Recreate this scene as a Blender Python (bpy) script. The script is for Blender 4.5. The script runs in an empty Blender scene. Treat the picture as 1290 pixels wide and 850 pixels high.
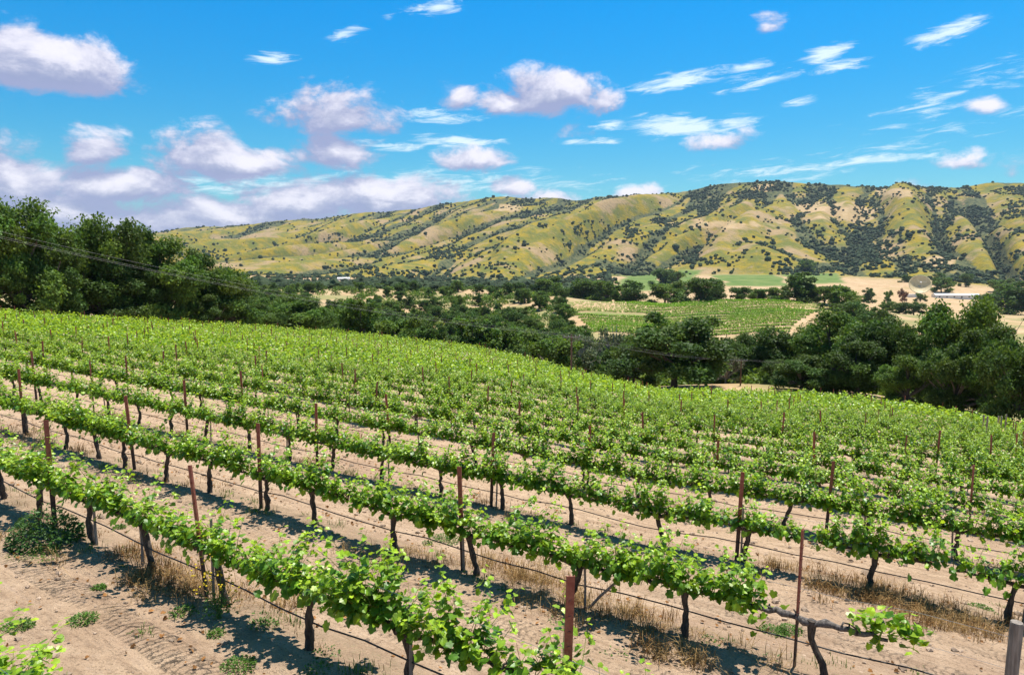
import bpy, math, random
import numpy as np
from mathutils import Vector

random.seed(7)
RNG = np.random.default_rng(11)
SC = bpy.context.scene
COL = SC.collection
R_ = math.radians

# ------------------------------------------------------------------ camera constants
F = 860.0                      # focal length in photo pixels (1290 wide)
CX, CY, YH = 645.0, 425.0, 320.0
PITCH = math.atan((CY - YH) / F)
CAMZ = 3.8
CP, SP = math.cos(PITCH), math.sin(PITCH)
SUN_AZ, SUN_EL = R_(36), R_(72)


def slope_ray(px, py):
    """direction of sight for a photo pixel, as (x per metre forward, z per metre forward)"""
    X = (np.asarray(px, float) - CX) / F
    Y = -(np.asarray(py, float) - CY) / F
    dy = CP + Y * SP
    return X / dy, (-SP + Y * CP) / dy


def project(x, y, z):
    dz = z - CAMZ
    depth = y * CP - dz * SP
    up = y * SP + dz * CP
    return CX + F * x / np.maximum(depth, 1e-3), CY - F * up / np.maximum(depth, 1e-3), depth


# ------------------------------------------------------------------ noise
_perm = np.random.default_rng(3).permutation(512)
_ga = np.random.default_rng(4).random(512) * 2 * np.pi


def perlin(x, y, seed=0):
    x = np.asarray(x, float) + seed * 17.31
    y = np.asarray(y, float) - seed * 9.77
    xi = np.floor(x).astype(int); yi = np.floor(y).astype(int)
    xf = x - xi; yf = y - yi
    u = xf ** 3 * (xf * (xf * 6 - 15) + 10); v = yf ** 3 * (yf * (yf * 6 - 15) + 10)

    def g(ix, iy, dx, dy):
        h = _perm[(_perm[ix & 511] + iy) & 511]
        return np.cos(_ga[h]) * dx + np.sin(_ga[h]) * dy
    a = g(xi, yi, xf, yf); b = g(xi + 1, yi, xf - 1, yf)
    c = g(xi, yi + 1, xf, yf - 1); d = g(xi + 1, yi + 1, xf - 1, yf - 1)
    return (a + u * (b - a)) * (1 - v) + (c + u * (d - c)) * v


def fbm(x, y, oct=4, seed=0):
    s = 0; a = 1.0; f = 1.0
    for k in range(oct):
        s = s + a * perlin(x * f, y * f, seed + k); a *= .5; f *= 2.03
    return s


def sstep(a, b, x):
    t = np.clip((np.asarray(x, float) - a) / (b - a), 0, 1)
    return t * t * (3 - 2 * t)


# ------------------------------------------------------------------ terrain
UX, UY = math.sin(R_(34)), math.cos(R_(34))      # downhill direction, rows run across it
RX, RY = -UY, UX
TS = math.tan(R_(9.4))

# column of the view -> (forward distance, photo row seen there): field edge, below it, creek, slope, top, behind, flat, hill foot, crest
COLS = {
    -250: [(72, 375), (92, 392), (200, 395), (350, 370), (600, 350), (800, 348), (1300, 346), (1900, 340), (4300, 300)],
    0: [(85, 387), (105, 398), (200, 400), (350, 375), (600, 352), (800, 350), (1300, 348), (1900, 340), (4300, 297)],
    215: [(104, 402), (122, 414), (200, 425), (380, 390), (600, 362), (800, 362), (1400, 356), (1900, 346), (4200, 290)],
    340: [(112, 409), (132, 425), (210, 432), (380, 395), (600, 366), (800, 365), (1400, 356), (1850, 346), (4000, 281)],
    430: [(117, 415), (137, 435), (220, 440), (400, 400), (620, 365), (800, 364), (1300, 358), (1800, 349), (3900, 275)],
    560: [(114, 429), (137, 450), (210, 460), (380, 410), (600, 366), (800, 366), (1200, 360), (1800, 352), (3700, 257)],
    640: [(106, 441), (130, 468), (190, 470), (350, 415), (600, 367), (800, 368), (1200, 360), (1750, 353), (3600, 247)],
    720: [(96, 463), (120, 488), (170, 485), (300, 430), (430, 379), (600, 380), (1100, 362), (1700, 350), (3500, 250)],
    820: [(82, 488), (105, 500), (160, 485), (310, 434), (440, 385), (600, 384), (1100, 362), (1700, 346), (3300, 243)],
    930: [(77, 490), (110, 500), (160, 488), (310, 434), (430, 380), (600, 384), (1000, 366), (1700, 345), (3100, 229)],
    1050: [(73, 492), (95, 505), (150, 488), (300, 432), (430, 381), (600, 394), (1000, 378), (1500, 347), (3000, 234)],
    1150: [(66, 503), (85, 515), (150, 490), (300, 432), (450, 402), (700, 396), (1030, 374), (1400, 350), (2900, 236)],
    1290: [(57, 529), (75, 540), (150, 500), (300, 440), (450, 405), (700, 396), (1050, 376), (1300, 360), (2900, 233)],
    1520: [(48, 560), (70, 560), (150, 505), (300, 440), (450, 405), (700, 396), (1050, 376), (1300, 362), (2900, 238)],
}
_cpx = np.array(sorted(COLS), float)
_cs = np.array([slope_ray(p, YH)[0] for p in _cpx])
_kY = np.array([[k[0] for k in COLS[int(p)]] for p in _cpx], float)
_kZ = np.zeros_like(_kY)
for i, p in enumerate(_cpx):
    for j, (Y, py) in enumerate(COLS[int(p)]):
        _kZ[i, j] = CAMZ + Y * slope_ray(p, py)[1] - (1.3 if j == 0 else 0)
_ss = np.linspace(_cs[0], _cs[-1], 300)
_kern = np.hanning(25); _kern /= _kern.sum()


def _smooth(col):
    v = np.interp(_ss, _cs, col)
    return np.convolve(np.pad(v, 12, mode='edge'), _kern, mode='valid')


_SY = np.stack([_smooth(_kY[:, j]) for j in range(9)], 1)
_SZ = np.stack([_smooth(_kZ[:, j]) for j in range(9)], 1)


def table(s):
    """knots (Y, z) for lateral slope s"""
    s = np.clip(s, _ss[0], _ss[-1])
    f = (s - _ss[0]) / (_ss[-1] - _ss[0]) * (len(_ss) - 1)
    i = np.clip(f.astype(int), 0, len(_ss) - 2); t = (f - i)[..., None]
    return _SY[i] * (1 - t) + _SY[i + 1] * t, _SZ[i] * (1 - t) + _SZ[i + 1] * t


def plane_z(x, y):
    return -TS * np.clip(UX * x + UY * y, -150, 400)


# spur direction of the hills
HNX, HNY = 0.87, -0.49


def hill_relief(x, y):
    """returns (height offset unit, gully mask)"""
    wx = x + 160 * fbm(x / 900, y / 900, 2, 21); wy = y + 160 * fbm(x / 900, y / 900, 2, 22)
    q = HNX * wx + HNY * wy; p = -HNY * wx + HNX * wy
    n1 = np.abs(perlin(q / 330, p / 2600, 31)) * 2.2
    n2 = np.abs(perlin(q / 175 + .3, p / 1150, 32)) * 2.0
    n3 = np.abs(perlin(q / 72, p / 260, 33)) * 1.6
    off = 118 * (n1 - .45) + 58 * (n2 - .45) + 13 * (n3 - .45)
    gul = np.clip(1 - n1 / .19, 0, 1) + .85 * np.clip(1 - n2 / .2, 0, 1) * sstep(1.1, .3, n1) + .3 * np.clip(1 - n3 / .25, 0, 1) * sstep(.8, .2, n2)
    return off, np.clip(gul, 0, 1)


def HEIGHT(x, y, full=False):
    x = np.asarray(x, float); y = np.asarray(y, float)
    Rr = np.hypot(x, y); az = np.arctan2(x, y)
    azc = np.clip(az, -R_(48), R_(46))
    s = np.tan(azc)
    Y = Rr * np.cos(azc)
    KY, KZ = table(s)
    back = sstep(R_(50), R_(95), np.abs(az))
    edge = KY[..., 0]
    ex = s * edge; ey = edge
    corr = (KZ[..., 0] - plane_z(ex, ey))
    tt = np.clip(Y / edge, 0, 1)
    z_in = plane_z(x, y) + corr * tt ** 2 * (1 - back)
    z_out = np.zeros_like(x); done = np.zeros(x.shape, bool)
    for j in range(8):
        a, b = KY[..., j], KY[..., j + 1]
        t = np.clip((Y - a) / (b - a), 0, 1)
        if j not in (7,):
            te = t * t * (3 - 2 * t) * .5 + t * .5
        else:
            te = t ** 1.12
        zz = KZ[..., j] * (1 - te) + KZ[..., j + 1] * te
        m = (~done) & (Y <= b)
        z_out = np.where(m, zz, z_out); done |= m
    beyond = Y > KY[..., 8]
    z_out = np.where(beyond, KZ[..., 8] - (Y - KY[..., 8]) * .12, z_out)
    th = (Y - KY[..., 7]) / (KY[..., 8] - KY[..., 7])
    off, gul = hill_relief(x, y)
    rav = np.exp(-((s - (.745 - .125 * th)) / .016) ** 2) * sstep(-.05, .1, th) * sstep(1.0, .8, th)
    off = off - 75 * rav + 25 * np.exp(-((s - (.655 - .10 * th)) / .05) ** 2)
    gul = np.maximum(gul, sstep(.25, .8, rav))
    amp = np.where(th > 0, np.clip(np.sin(np.pi * np.clip(th, 0, 1.0) ** .85), 0, 1) ** .65, 0)
    z_out = z_out + amp * off + np.where(th > .4, 1, 0) * sstep(.75, 1, th) * (9 * fbm(x / 140, y / 140, 2, 40) + 26 * fbm(x / 420, y / 420, 2, 41))
    mid = sstep(1.0, 1.6, Y / edge) * sstep(0.02, -.05, th)
    z_out = z_out + mid * (2.2 * fbm(x / 60, y / 60, 3, 50))
    z_out = z_out * (1 - back) + plane_z(x, y) * back
    z = np.where(Y < edge, z_in, z_out)
    near = sstep(60, 8, Rr)
    z = z + near * (.05 * fbm(x / 1.3, y / 1.3, 3, 60)) + sstep(150, 60, Rr) * .12 * fbm(x / 14, y / 14, 2, 61)
    # low berm under each trellis row near the viewer
    if full:
        return z, dict(Y=Y, s=s, edge=edge, th=th, gul=gul, KY=KY, back=back, R=Rr)
    return z


def h1(x, y):
    return float(HEIGHT(np.array([x]), np.array([y]))[0])


# ------------------------------------------------------------------ vine rows
ROW_U = [1.75, 4.85, 8.45, 12.7, 16.6] + [16.6 + 3.8 * k for k in range(1, 40)]
ROW_S = [0, .0, .045, .085, .09] + [.09] * 39


def row_xy(k, r):
    u = ROW_U[k] - ROW_S[k] * (r - 3)
    return u * UX + r * RX, u * UY + r * RY


def row_yaw(k):
    dx, dy = RX - ROW_S[k] * UX, RY - ROW_S[k] * UY
    return math.atan2(dy, dx)


# ------------------------------------------------------------------ mesh builder
class MB:
    def __init__(s):
        s.V = []; s.F = []; s.M = []; s.C = []; s.n = 0

    def add(s, V, Fc, mat=0, col=(1, 1, 1)):
        V = np.asarray(V, float).reshape(-1, 3)
        Fc = np.asarray(Fc, int)
        s.V.append(V); s.F.append(Fc + s.n); s.n += len(V)
        s.M.append(np.broadcast_to(np.asarray(mat), (len(Fc),)))
        s.C.append(np.broadcast_to(np.asarray(col, float), (len(Fc), 3)))
        return s

    def mesh(s, name, mats, smooth=False):
        me = bpy.data.meshes.new(name)
        V = np.concatenate(s.V).astype(np.float32)
        sizes = np.concatenate([np.full(len(f), f.shape[1]) for f in s.F])
        loops = np.concatenate([f.reshape(-1) for f in s.F]).astype(np.int32)
        me.vertices.add(len(V)); me.vertices.foreach_set('co', V.reshape(-1))
        me.loops.add(len(loops)); me.loops.foreach_set('vertex_index', loops)
        me.polygons.add(len(sizes))
        st = np.concatenate([[0], np.cumsum(sizes)[:-1]]).astype(np.int32)
        me.polygons.foreach_set('loop_start', st)
        me.polygons.foreach_set('material_index', np.concatenate(s.M).astype(np.int32))
        me.polygons.foreach_set('use_smooth', np.full(len(sizes), smooth))
        me.update(calc_edges=True); me.validate()
        C = np.concatenate(s.C)
        at = me.color_attributes.new('tint', 'FLOAT_COLOR', 'CORNER')
        cc = np.concatenate([np.repeat(C, sizes, axis=0), np.ones((len(loops), 1))], 1).astype(np.float32)
        if len(at.data) == len(loops):
            at.data.foreach_set('color', cc.reshape(-1))
        for m in mats:
            me.materials.append(m)
        return me


def link(name, me, parent=None):
    o = bpy.data.objects.new(name, me); COL.objects.link(o)
    if parent is not None:
        o.parent = parent
    return o


def tag(o, label=None, cat=None, group=None, kind=None):
    if label: o['label'] = label
    if cat: o['category'] = cat
    if group: o['group'] = group
    if kind: o['kind'] = kind
    return o


def empty(name, loc, rz=0.0, sc=1.0):
    o = bpy.data.objects.new(name, None); COL.objects.link(o)
    o.location = loc; o.rotation_euler = (0, 0, rz)
    o.scale = (sc, sc, sc) if np.isscalar(sc) else sc
    o.empty_display_size = .2
    return o


def tube(mb, pts, rad, n=8, mat=0, col=(1, 1, 1), wob=0.0, rng=None, cap=True):
    P = np.asarray(pts, float); rad = np.broadcast_to(np.asarray(rad, float), (len(P),))
    T = np.gradient(P, axis=0); T /= np.linalg.norm(T, axis=1, keepdims=True) + 1e-9
    ref = np.array([0, 0, 1.0]) if abs(T[0, 2]) < .8 else np.array([1.0, 0, 0])
    V = []
    a = np.linspace(0, 2 * np.pi, n, endpoint=False)
    for i in range(len(P)):
        A = np.cross(T[i], ref); A /= np.linalg.norm(A) + 1e-9
        B = np.cross(T[i], A); ref = -np.cross(T[i], A) if False else ref
        rr = rad[i] * (1 + (wob * (rng.random(n) - .5) if wob else 0))
        V.append(P[i] + np.outer(np.cos(a) * rr, A) + np.outer(np.sin(a) * rr, B))
    V = np.concatenate(V)
    Fq = []
    for i in range(len(P) - 1):
        for j in range(n):
            Fq.append((i * n + j, i * n + (j + 1) % n, (i + 1) * n + (j + 1) % n, (i + 1) * n + j))
    mb.add(V, Fq, mat, col)
    if cap:
        c = np.concatenate([P[[0]], V[:n]]); mb.add(c, [(0, 1 + j, 1 + (j + 1) % n) for j in range(n)], mat, col)
        c = np.concatenate([P[[-1]], V[-n:]]); mb.add(c, [(0, 1 + (j + 1) % n, 1 + j) for j in range(n)], mat, col)
    return mb


def box(mb, c, d, mat=0, col=(1, 1, 1)):
    c = np.asarray(c, float); h = np.asarray(d, float) / 2
    V = [c + h * np.array(s) for s in ((-1, -1, -1), (1, -1, -1), (1, 1, -1), (-1, 1, -1), (-1, -1, 1), (1, -1, 1), (1, 1, 1), (-1, 1, 1))]
    mb.add(V, [(0, 3, 2, 1), (4, 5, 6, 7), (0, 1, 5, 4), (1, 2, 6, 5), (2, 3, 7, 6), (3, 0, 4, 7)], mat, col)
    return mb


# icosphere arrays
def ico(sub):
    t = (1 + 5 ** .5) / 2
    V = [(-1, t, 0), (1, t, 0), (-1, -t, 0), (1, -t, 0), (0, -1, t), (0, 1, t), (0, -1, -t), (0, 1, -t), (t, 0, -1), (t, 0, 1), (-t, 0, -1), (-t, 0, 1)]
    Fc = [(0, 11, 5), (0, 5, 1), (0, 1, 7), (0, 7, 10), (0, 10, 11), (1, 5, 9), (5, 11, 4), (11, 10, 2), (10, 7, 6), (7, 1, 8), (3, 9, 4), (3, 4, 2), (3, 2, 6), (3, 6, 8), (3, 8, 9), (4, 9, 5), (2, 4, 11), (6, 2, 10), (8, 6, 7), (9, 8, 1)]
    V = [np.array(v) / np.linalg.norm(v) for v in V]
    for _ in range(sub):
        cache = {}; nf = []

        def md(a, b):
            k = (min(a, b), max(a, b))
            if k not in cache:
                m = V[a] + V[b]; V.append(m / np.linalg.norm(m)); cache[k] = len(V) - 1
            return cache[k]
        for a, b, c in Fc:
            x, y, z = md(a, b), md(b, c), md(c, a)
            nf += [(a, x, z), (b, y, x), (c, z, y), (x, y, z)]
        Fc = nf
    return np.array(V), np.array(Fc)


ICO0, ICO1 = ico(0), ico(1)


# ------------------------------------------------------------------ materials
def new_mat(name):
    m = bpy.data.materials.new(name); m.use_nodes = True
    nt = m.node_tree; nt.nodes.clear()
    return m, nt


class NT:
    def __init__(s, nt): s.nt = nt

    def n(s, typ, **kw):
        nd = s.nt.nodes.new(typ)
        for k, v in kw.items():
            if k.startswith('i_'):
                nd.inputs[k[2:].replace('__', ' ')].default_value = v
            else:
                setattr(nd, k, v)
        return nd

    def l(s, a, b): s.nt.links.new(a, b)

    def val(s, sock, v):
        if isinstance(v, (int, float)): sock.default_value = v
        elif isinstance(v, (tuple, list)): sock.default_value = v
        else: s.l(v, sock)

    def math(s, op, a, b=0.0, c=None, clamp=False):
        nd = s.n('ShaderNodeMath', operation=op, use_clamp=clamp)
        s.val(nd.inputs[0], a); s.val(nd.inputs[1], b)
        if c is not None: s.val(nd.inputs[2], c)
        return nd.outputs[0]

    def mix(s, fac, a, b, blend='MIX'):
        nd = s.n('ShaderNodeMix', data_type='RGBA', blend_type=blend)
        s.val(nd.inputs[0], fac)
        s.val(nd.inputs[6], a if not isinstance(a, tuple) else (*a, 1)[:4])
        s.val(nd.inputs[7], b if not isinstance(b, tuple) else (*b, 1)[:4])
        return nd.outputs[2]

    def ramp(s, v, lo, hi, a=0.0, b=1.0):
        nd = s.n('ShaderNodeMapRange', interpolation_type='SMOOTHSTEP')
        s.val(nd.inputs[0], v); s.val(nd.inputs[1], lo); s.val(nd.inputs[2], hi); s.val(nd.inputs[3], a); s.val(nd.inputs[4], b)
        return nd.outputs[0]

    def noise(s, vec, scale, detail=4, rough=.55, dist=0.0):
        nd = s.n('ShaderNodeTexNoise')
        s.l(vec, nd.inputs['Vector']); nd.inputs['Scale'].default_value = scale
        nd.inputs['Detail'].default_value = detail; nd.inputs['Roughness'].default_value = rough
        nd.inputs['Distortion'].default_value = dist
        return nd.outputs[0]

    def out(s, sh):
        o = s.n('ShaderNodeOutputMaterial'); s.l(sh, o.inputs[0])


def leaf_material(name, base, trans, tfac=.35, rough=.5, vary=.25, spec=.3):
    m, nt = new_mat(name); g = NT(nt)
    at = g.n('ShaderNodeVertexColor', layer_name='tint')
    geo = g.n('ShaderNodeNewGeometry')
    nz = g.noise(geo.outputs['Position'], 9.0, 2)
    f = g.ramp(nz, .3, .7, 1 - vary, 1 + vary)
    comb = g.n('ShaderNodeCombineColor'); [g.l(f, comb.inputs[i]) for i in range(3)]
    tint = g.mix(1.0, at.outputs[0], comb.outputs[0], 'MULTIPLY')
    c1 = g.mix(1.0, tint, (*base, 1), 'MULTIPLY'); c2 = g.mix(1.0, tint, (*trans, 1), 'MULTIPLY')
    p = g.n('ShaderNodeBsdfPrincipled'); g.l(c1, p.inputs['Base Color'])
    p.inputs['Roughness'].default_value = rough; p.inputs['Specular IOR Level'].default_value = spec
    t = g.n('ShaderNodeBsdfTranslucent'); g.l(c2, t.inputs['Color'])
    mx = g.n('ShaderNodeMixShader'); mx.inputs[0].default_value = tfac
    g.l(p.outputs[0], mx.inputs[1]); g.l(t.outputs[0], mx.inputs[2])
    g.out(mx.outputs[0])
    return m


def rough_material(name, ca, cb, scale, rough=.85, bump=.4, stretch=(1, 1, 1), obj=True, metallic=0.0, tint=False):
    m, nt = new_mat(name); g = NT(nt)
    tc = g.n('ShaderNodeTexCoord'); mp = g.n('ShaderNodeMapping'); mp.inputs['Scale'].default_value = stretch
    g.l(tc.outputs['Object'], mp.inputs[0])
    nz = g.noise(mp.outputs[0], scale, 6, .65)
    col = g.mix(g.ramp(nz, .32, .68), (*ca, 1), (*cb, 1))
    if tint:
        at = g.n('ShaderNodeVertexColor', layer_name='tint'); col = g.mix(1.0, col, at.outputs[0], 'MULTIPLY')
    p = g.n('ShaderNodeBsdfPrincipled'); g.l(col, p.inputs['Base Color'])
    p.inputs['Roughness'].default_value = rough; p.inputs['Metallic'].default_value = metallic
    b = g.n('ShaderNodeBump'); b.inputs['Strength'].default_value = bump; b.inputs['Distance'].default_value = .02
    g.l(nz, b.inputs['Height']); g.l(b.outputs[0], p.inputs['Normal'])
    g.out(p.outputs[0])
    return m


M_VLEAF = leaf_material('vine_leaf', (.26, .43, .026), (.56, .80, .035), .30, .38, .25, .4)
M_SHOOT = leaf_material('vine_shoot', (.20, .26, .05), (.2, .3, .05), .1)
M_OAK = leaf_material('oak_leaf', (.070, .122, .027), (.12, .21, .022), .28, .55, .45, .18)
M_OAKB = leaf_material('oak_leaf_bright', (.100, .165, .032), (.18, .29, .022), .30, .55, .45, .18)
M_GREYOAK = leaf_material('grey_leaf', (.13, .16, .075), (.14, .17, .06), .2, .6, .3, .2)
M_FAROAK = leaf_material('far_oak', (.045, .070, .028), (.05, .08, .02), .1, .7, .3, .1)
M_WEED = leaf_material('weed_leaf', (.10, .19, .035), (.15, .26, .03), .25, .5, .25)
M_STRAW = leaf_material('dry_straw', (.36, .25, .12), (.3, .2, .1), .2, .7, .3, .1)
M_FLOWER = leaf_material('yellow_petal', (.75, .58, .03), (.7, .5, .03), .3, .6, .1)
M_BARK = rough_material('vine_bark', (.03, .022, .016), (.115, .09, .07), 30, .95, .9, (1, 1, .25))
M_GREYBARK = rough_material('bare_vine_bark', (.05, .042, .036), (.23, .20, .18), 26, .95, .9, (1, 1, .3))
M_OAKBARK = rough_material('oak_bark', (.05, .04, .03), (.16, .13, .11), 6, .95, .8, (1, 1, .3))
M_PALEBARK = rough_material('pale_bark', (.2, .17, .15), (.42, .38, .34), 6, .95, .6, (1, 1, .3))
M_WOOD = rough_material('weathered_wood', (.17, .14, .115), (.36, .31, .26), 14, .9, .5, (3, 3, .25))
M_POLEWOOD = rough_material('pole_wood', (.10, .06, .04), (.22, .13, .09), 5, .9, .4, (3, 3, .2))
M_HOSE = rough_material('black_hose', (.012, .012, .012), (.03, .028, .026), 20, .5, .1)
M_WIRE = rough_material('galvanised_wire', (.35, .35, .34), (.5, .5, .5), 20, .4, .05, metallic=.8)
M_CABLE = rough_material('aluminium_cable', (.22, .22, .22), (.3, .3, .3), 2, .5, .05)
M_WHITE = rough_material('white_panel', (.72, .70, .64), (.82, .80, .75), .35, .6, .02)
M_DISH = rough_material('cream_dish', (.66, .52, .27), (.76, .62, .36), .25, .6, .02)
M_GREYM = rough_material('grey_concrete', (.28, .28, .27), (.42, .42, .40), .5, .8, .1)
M_ROOFW = rough_material('white_roof', (.70, .72, .74), (.82, .83, .84), .3, .5, .02)
M_GLASS = rough_material('dark_window', (.02, .025, .03), (.04, .05, .06), 1, .15, .0)
M_INSUL = rough_material('porcelain', (.45, .45, .46), (.6, .6, .6), 10, .3, .0)
M_CLOD = rough_material('soil_clod', (.30, .21, .145), (.46, .34, .245), 8, .95, .5, tint=True)
M_ROWLEAF = leaf_material('row_vine_leaf', (.20, .34, .04), (.36, .55, .05), .25, .5, .3, .2)


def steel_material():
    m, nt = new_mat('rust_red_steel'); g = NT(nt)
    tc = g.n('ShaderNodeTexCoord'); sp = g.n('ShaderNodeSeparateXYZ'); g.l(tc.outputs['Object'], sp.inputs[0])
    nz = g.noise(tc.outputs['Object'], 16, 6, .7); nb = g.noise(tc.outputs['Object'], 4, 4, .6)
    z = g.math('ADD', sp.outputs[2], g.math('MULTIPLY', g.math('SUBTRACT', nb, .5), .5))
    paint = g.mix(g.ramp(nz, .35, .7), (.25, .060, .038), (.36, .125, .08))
    low_tone = g.mix(g.ramp(nz, .3, .7), (.035, .022, .018), (.11, .06, .04))  # darker brown towards the bottom of the post
    col = g.mix(g.ramp(z, .62, .95), low_tone, paint)
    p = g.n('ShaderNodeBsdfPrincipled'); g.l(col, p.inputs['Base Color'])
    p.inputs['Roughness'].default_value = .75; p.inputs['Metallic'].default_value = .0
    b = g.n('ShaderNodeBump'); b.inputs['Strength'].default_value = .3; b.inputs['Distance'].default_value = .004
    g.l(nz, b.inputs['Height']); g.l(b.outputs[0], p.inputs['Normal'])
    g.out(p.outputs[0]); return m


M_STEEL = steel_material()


def ground_material():
    m, nt = new_mat('ground_surface'); g = NT(nt)
    geo = g.n('ShaderNodeNewGeometry'); P = geo.outputs['Position']
    za = g.n('ShaderNodeVertexColor', layer_name='zone_a'); zb = g.n('ShaderNodeVertexColor', layer_name='zone_b')
    sa = g.n('ShaderNodeSeparateColor'); sb = g.n('ShaderNodeSeparateColor')
    g.l(za.outputs[0], sa.inputs[0]); g.l(zb.outputs[0], sb.inputs[0])
    soilw, tanw, greenw = sa.outputs; hillw, brushw, litter = sb.outputs
    n_fine = g.noise(P, 14, 5, .65); n_mid = g.noise(P, 2.2, 5, .6); n_big = g.noise(P, .35, 4, .55)
    n_far = g.noise(P, .02, 6, .62); n_far2 = g.noise(P, .0065, 5, .6); n_tree = g.noise(P, .085, 4, .6)
    # vineyard soil
    soil = g.mix(g.ramp(n_mid, .32, .68), (.54, .37, .24), (.70, .50, .335))
    soil = g.mix(g.ramp(n_fine, .55, .75, 0, .55), soil, (.56, .44, .33))
    soil = g.mix(g.ramp(n_fine, .46, .30, 0, .8), soil, (.20, .13, .085))
    mpr = g.n('ShaderNodeMapping'); mpr.inputs['Rotation'].default_value = (0, 0, -math.atan2(RY, RX)); g.l(P, mpr.inputs[0])
    mps = g.n('ShaderNodeMapping'); mps.inputs['Scale'].default_value = (.35, 3.0, 1); g.l(mpr.outputs[0], mps.inputs[0])
    n_str = g.noise(mps.outputs[0], 2.2, 6, .65, .4)
    n_spk = g.noise(P, 34, 3, .6); n_spk2 = g.noise(P, 9, 6, .75)
    soil = g.mix(g.ramp(n_str, .50, .66, 0, .5), soil, (.31, .20, .13))
    soil = g.mix(g.ramp(n_str, .46, .34, 0, .5), soil, (.64, .46, .33))
    soil = g.mix(g.ramp(n_spk, .60, .70, 0, .7), soil, (.16, .10, .065))
    soil = g.mix(g.ramp(n_spk2, .58, .68, 0, .6), soil, (.24, .155, .10))
    soil = g.mix(g.ramp(n_spk, .36, .28, 0, .6), soil, (.60, .48, .36))
    soil = g.mix(g.ramp(n_big, .45, .7, 0, .5), soil, (.44, .285, .19))
    lit_n = g.math('MULTIPLY', litter, g.ramp(g.math('ADD', g.math('MULTIPLY', n_mid, .6), g.math('MULTIPLY', n_fine, .4)), .40, .60))
    soil = g.mix(g.math('MULTIPLY', lit_n, .75), soil, (.25, .17, .105))
    straw_n = g.math('MULTIPLY', litter, g.ramp(n_fine, .52, .66))
    soil = g.mix(g.math('MULTIPLY', straw_n, .5), soil, (.50, .40, .24))
    # dry grass slope
    tan = g.mix(g.ramp(n_tree, .3, .7), (.44, .29, .16), (.56, .40, .24))
    tan = g.mix(g.ramp(n_far, .5, .7, 0, .6), tan, (.36, .27, .12))
    tan = g.mix(g.ramp(g.noise(P, .25, 5, .7), .50, .64, 0, .55), tan, (.34, .25, .13))
    # field
    grn = g.mix(g.ramp(n_far, .35, .65), (.105, .175, .04), (.18, .225, .065))
    # hills
    hill = g.mix(g.ramp(n_far, .36, .62), (.325, .235, .020), (.150, .160, .032))
    hill = g.mix(g.ramp(n_far2, .50, .64), hill, (.37, .255, .135))
    hill = g.mix(g.ramp(n_tree, .50, .68, 0, .6), hill, (.15, .14, .06))
    hill = g.mix(g.ramp(g.noise(P, .035, 5, .7), .56, .68, 0, .7), hill, (.37, .27, .14))
    brush = g.mix(g.ramp(n_tree, .4, .6), (.055, .075, .035), (.14, .14, .06))
    c = g.mix(1.0, (0, 0, 0), g.mix(soilw, (0, 0, 0), soil), 'ADD')
    c = g.mix(1.0, c, g.mix(tanw, (0, 0, 0), tan), 'ADD')
    c = g.mix(1.0, c, g.mix(greenw, (0, 0, 0), grn), 'ADD')
    c = g.mix(1.0, c, g.mix(hillw, (0, 0, 0), hill), 'ADD')
    c = g.mix(g.ramp(g.math('ADD', brushw, g.math('MULTIPLY', g.math('SUBTRACT', n_tree, .5), .9)), .42, .62), c, brush)
    # tyre tread along the rows: two tracks between rows
    sep = g.n('ShaderNodeSeparateXYZ'); g.l(P, sep.inputs[0])
    u = g.math('ADD', g.math('MULTIPLY', sep.outputs[0], UX), g.math('MULTIPLY', sep.outputs[1], UY))
    r = g.math('ADD', g.math('MULTIPLY', sep.outputs[0], RX), g.math('MULTIPLY', sep.outputs[1], RY))
    uw = g.math('ADD', u, g.math('MULTIPLY', g.math('SUBTRACT', g.noise(P, .5, 2), .5), .25))
    tread = None
    for uc, hw, st in ((3.82, .24, 1.2), (2.45, .25, .35), (5.95, .24, .45), (7.2, .24, .5), (10.0, .25, .5), (11.3, .25, .5)):
        d = g.math('ABSOLUTE', g.math('SUBTRACT', uw, uc))
        mk = g.math('MULTIPLY', g.ramp(d, hw, hw * .85), st)
        mk = g.math('MULTIPLY', mk, g.ramp(g.math('ADD', g.math('MULTIPLY', n_mid, .6), g.math('MULTIPLY', n_big, .4)), .40, .56, .0, 1))
        bars = g.math('SINE', g.math('ADD', g.math('MULTIPLY', r, 2 * math.pi / .2), g.math('MULTIPLY', d, 9.0)))
        bars = g.math('ADD', bars, g.math('MULTIPLY', g.math('SUBTRACT', n_spk2, .5), 7.0))
        hgt = g.math('MULTIPLY', g.math('SUBTRACT', g.ramp(bars, -.5, .8), 1.2), mk)
        tread = hgt if tread is None else g.math('ADD', tread, hgt)
    vor = g.n('ShaderNodeTexVoronoi'); vor.inputs['Scale'].default_value = 7; g.l(P, vor.inputs['Vector'])
    soilbump = g.math('ADD', g.math('MULTIPLY', n_fine, .9), g.math('ADD', g.math('MULTIPLY', n_mid, 1.6), g.math('MULTIPLY', vor.outputs[0], -.5)))
    soilbump = g.math('ADD', soilbump, g.math('ADD', g.math('MULTIPLY', g.math('MULTIPLY', tread, g.ramp(g.noise(P, 5, 4, .7), .38, .62, .15, 1)), .95), g.math('ADD', g.math('MULTIPLY', n_str, 1.1), g.math('MULTIPLY', n_spk2, 1.2))))
    hb = g.math('MULTIPLY', soilw, soilbump)
    b = g.n('ShaderNodeBump'); b.inputs['Strength'].default_value = 1.0; b.inputs['Distance'].default_value = .075
    g.l(hb, b.inputs['Height'])
    b2 = g.n('ShaderNodeBump'); b2.inputs['Strength'].default_value = .6; b2.inputs['Distance'].default_value = 7.0
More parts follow.
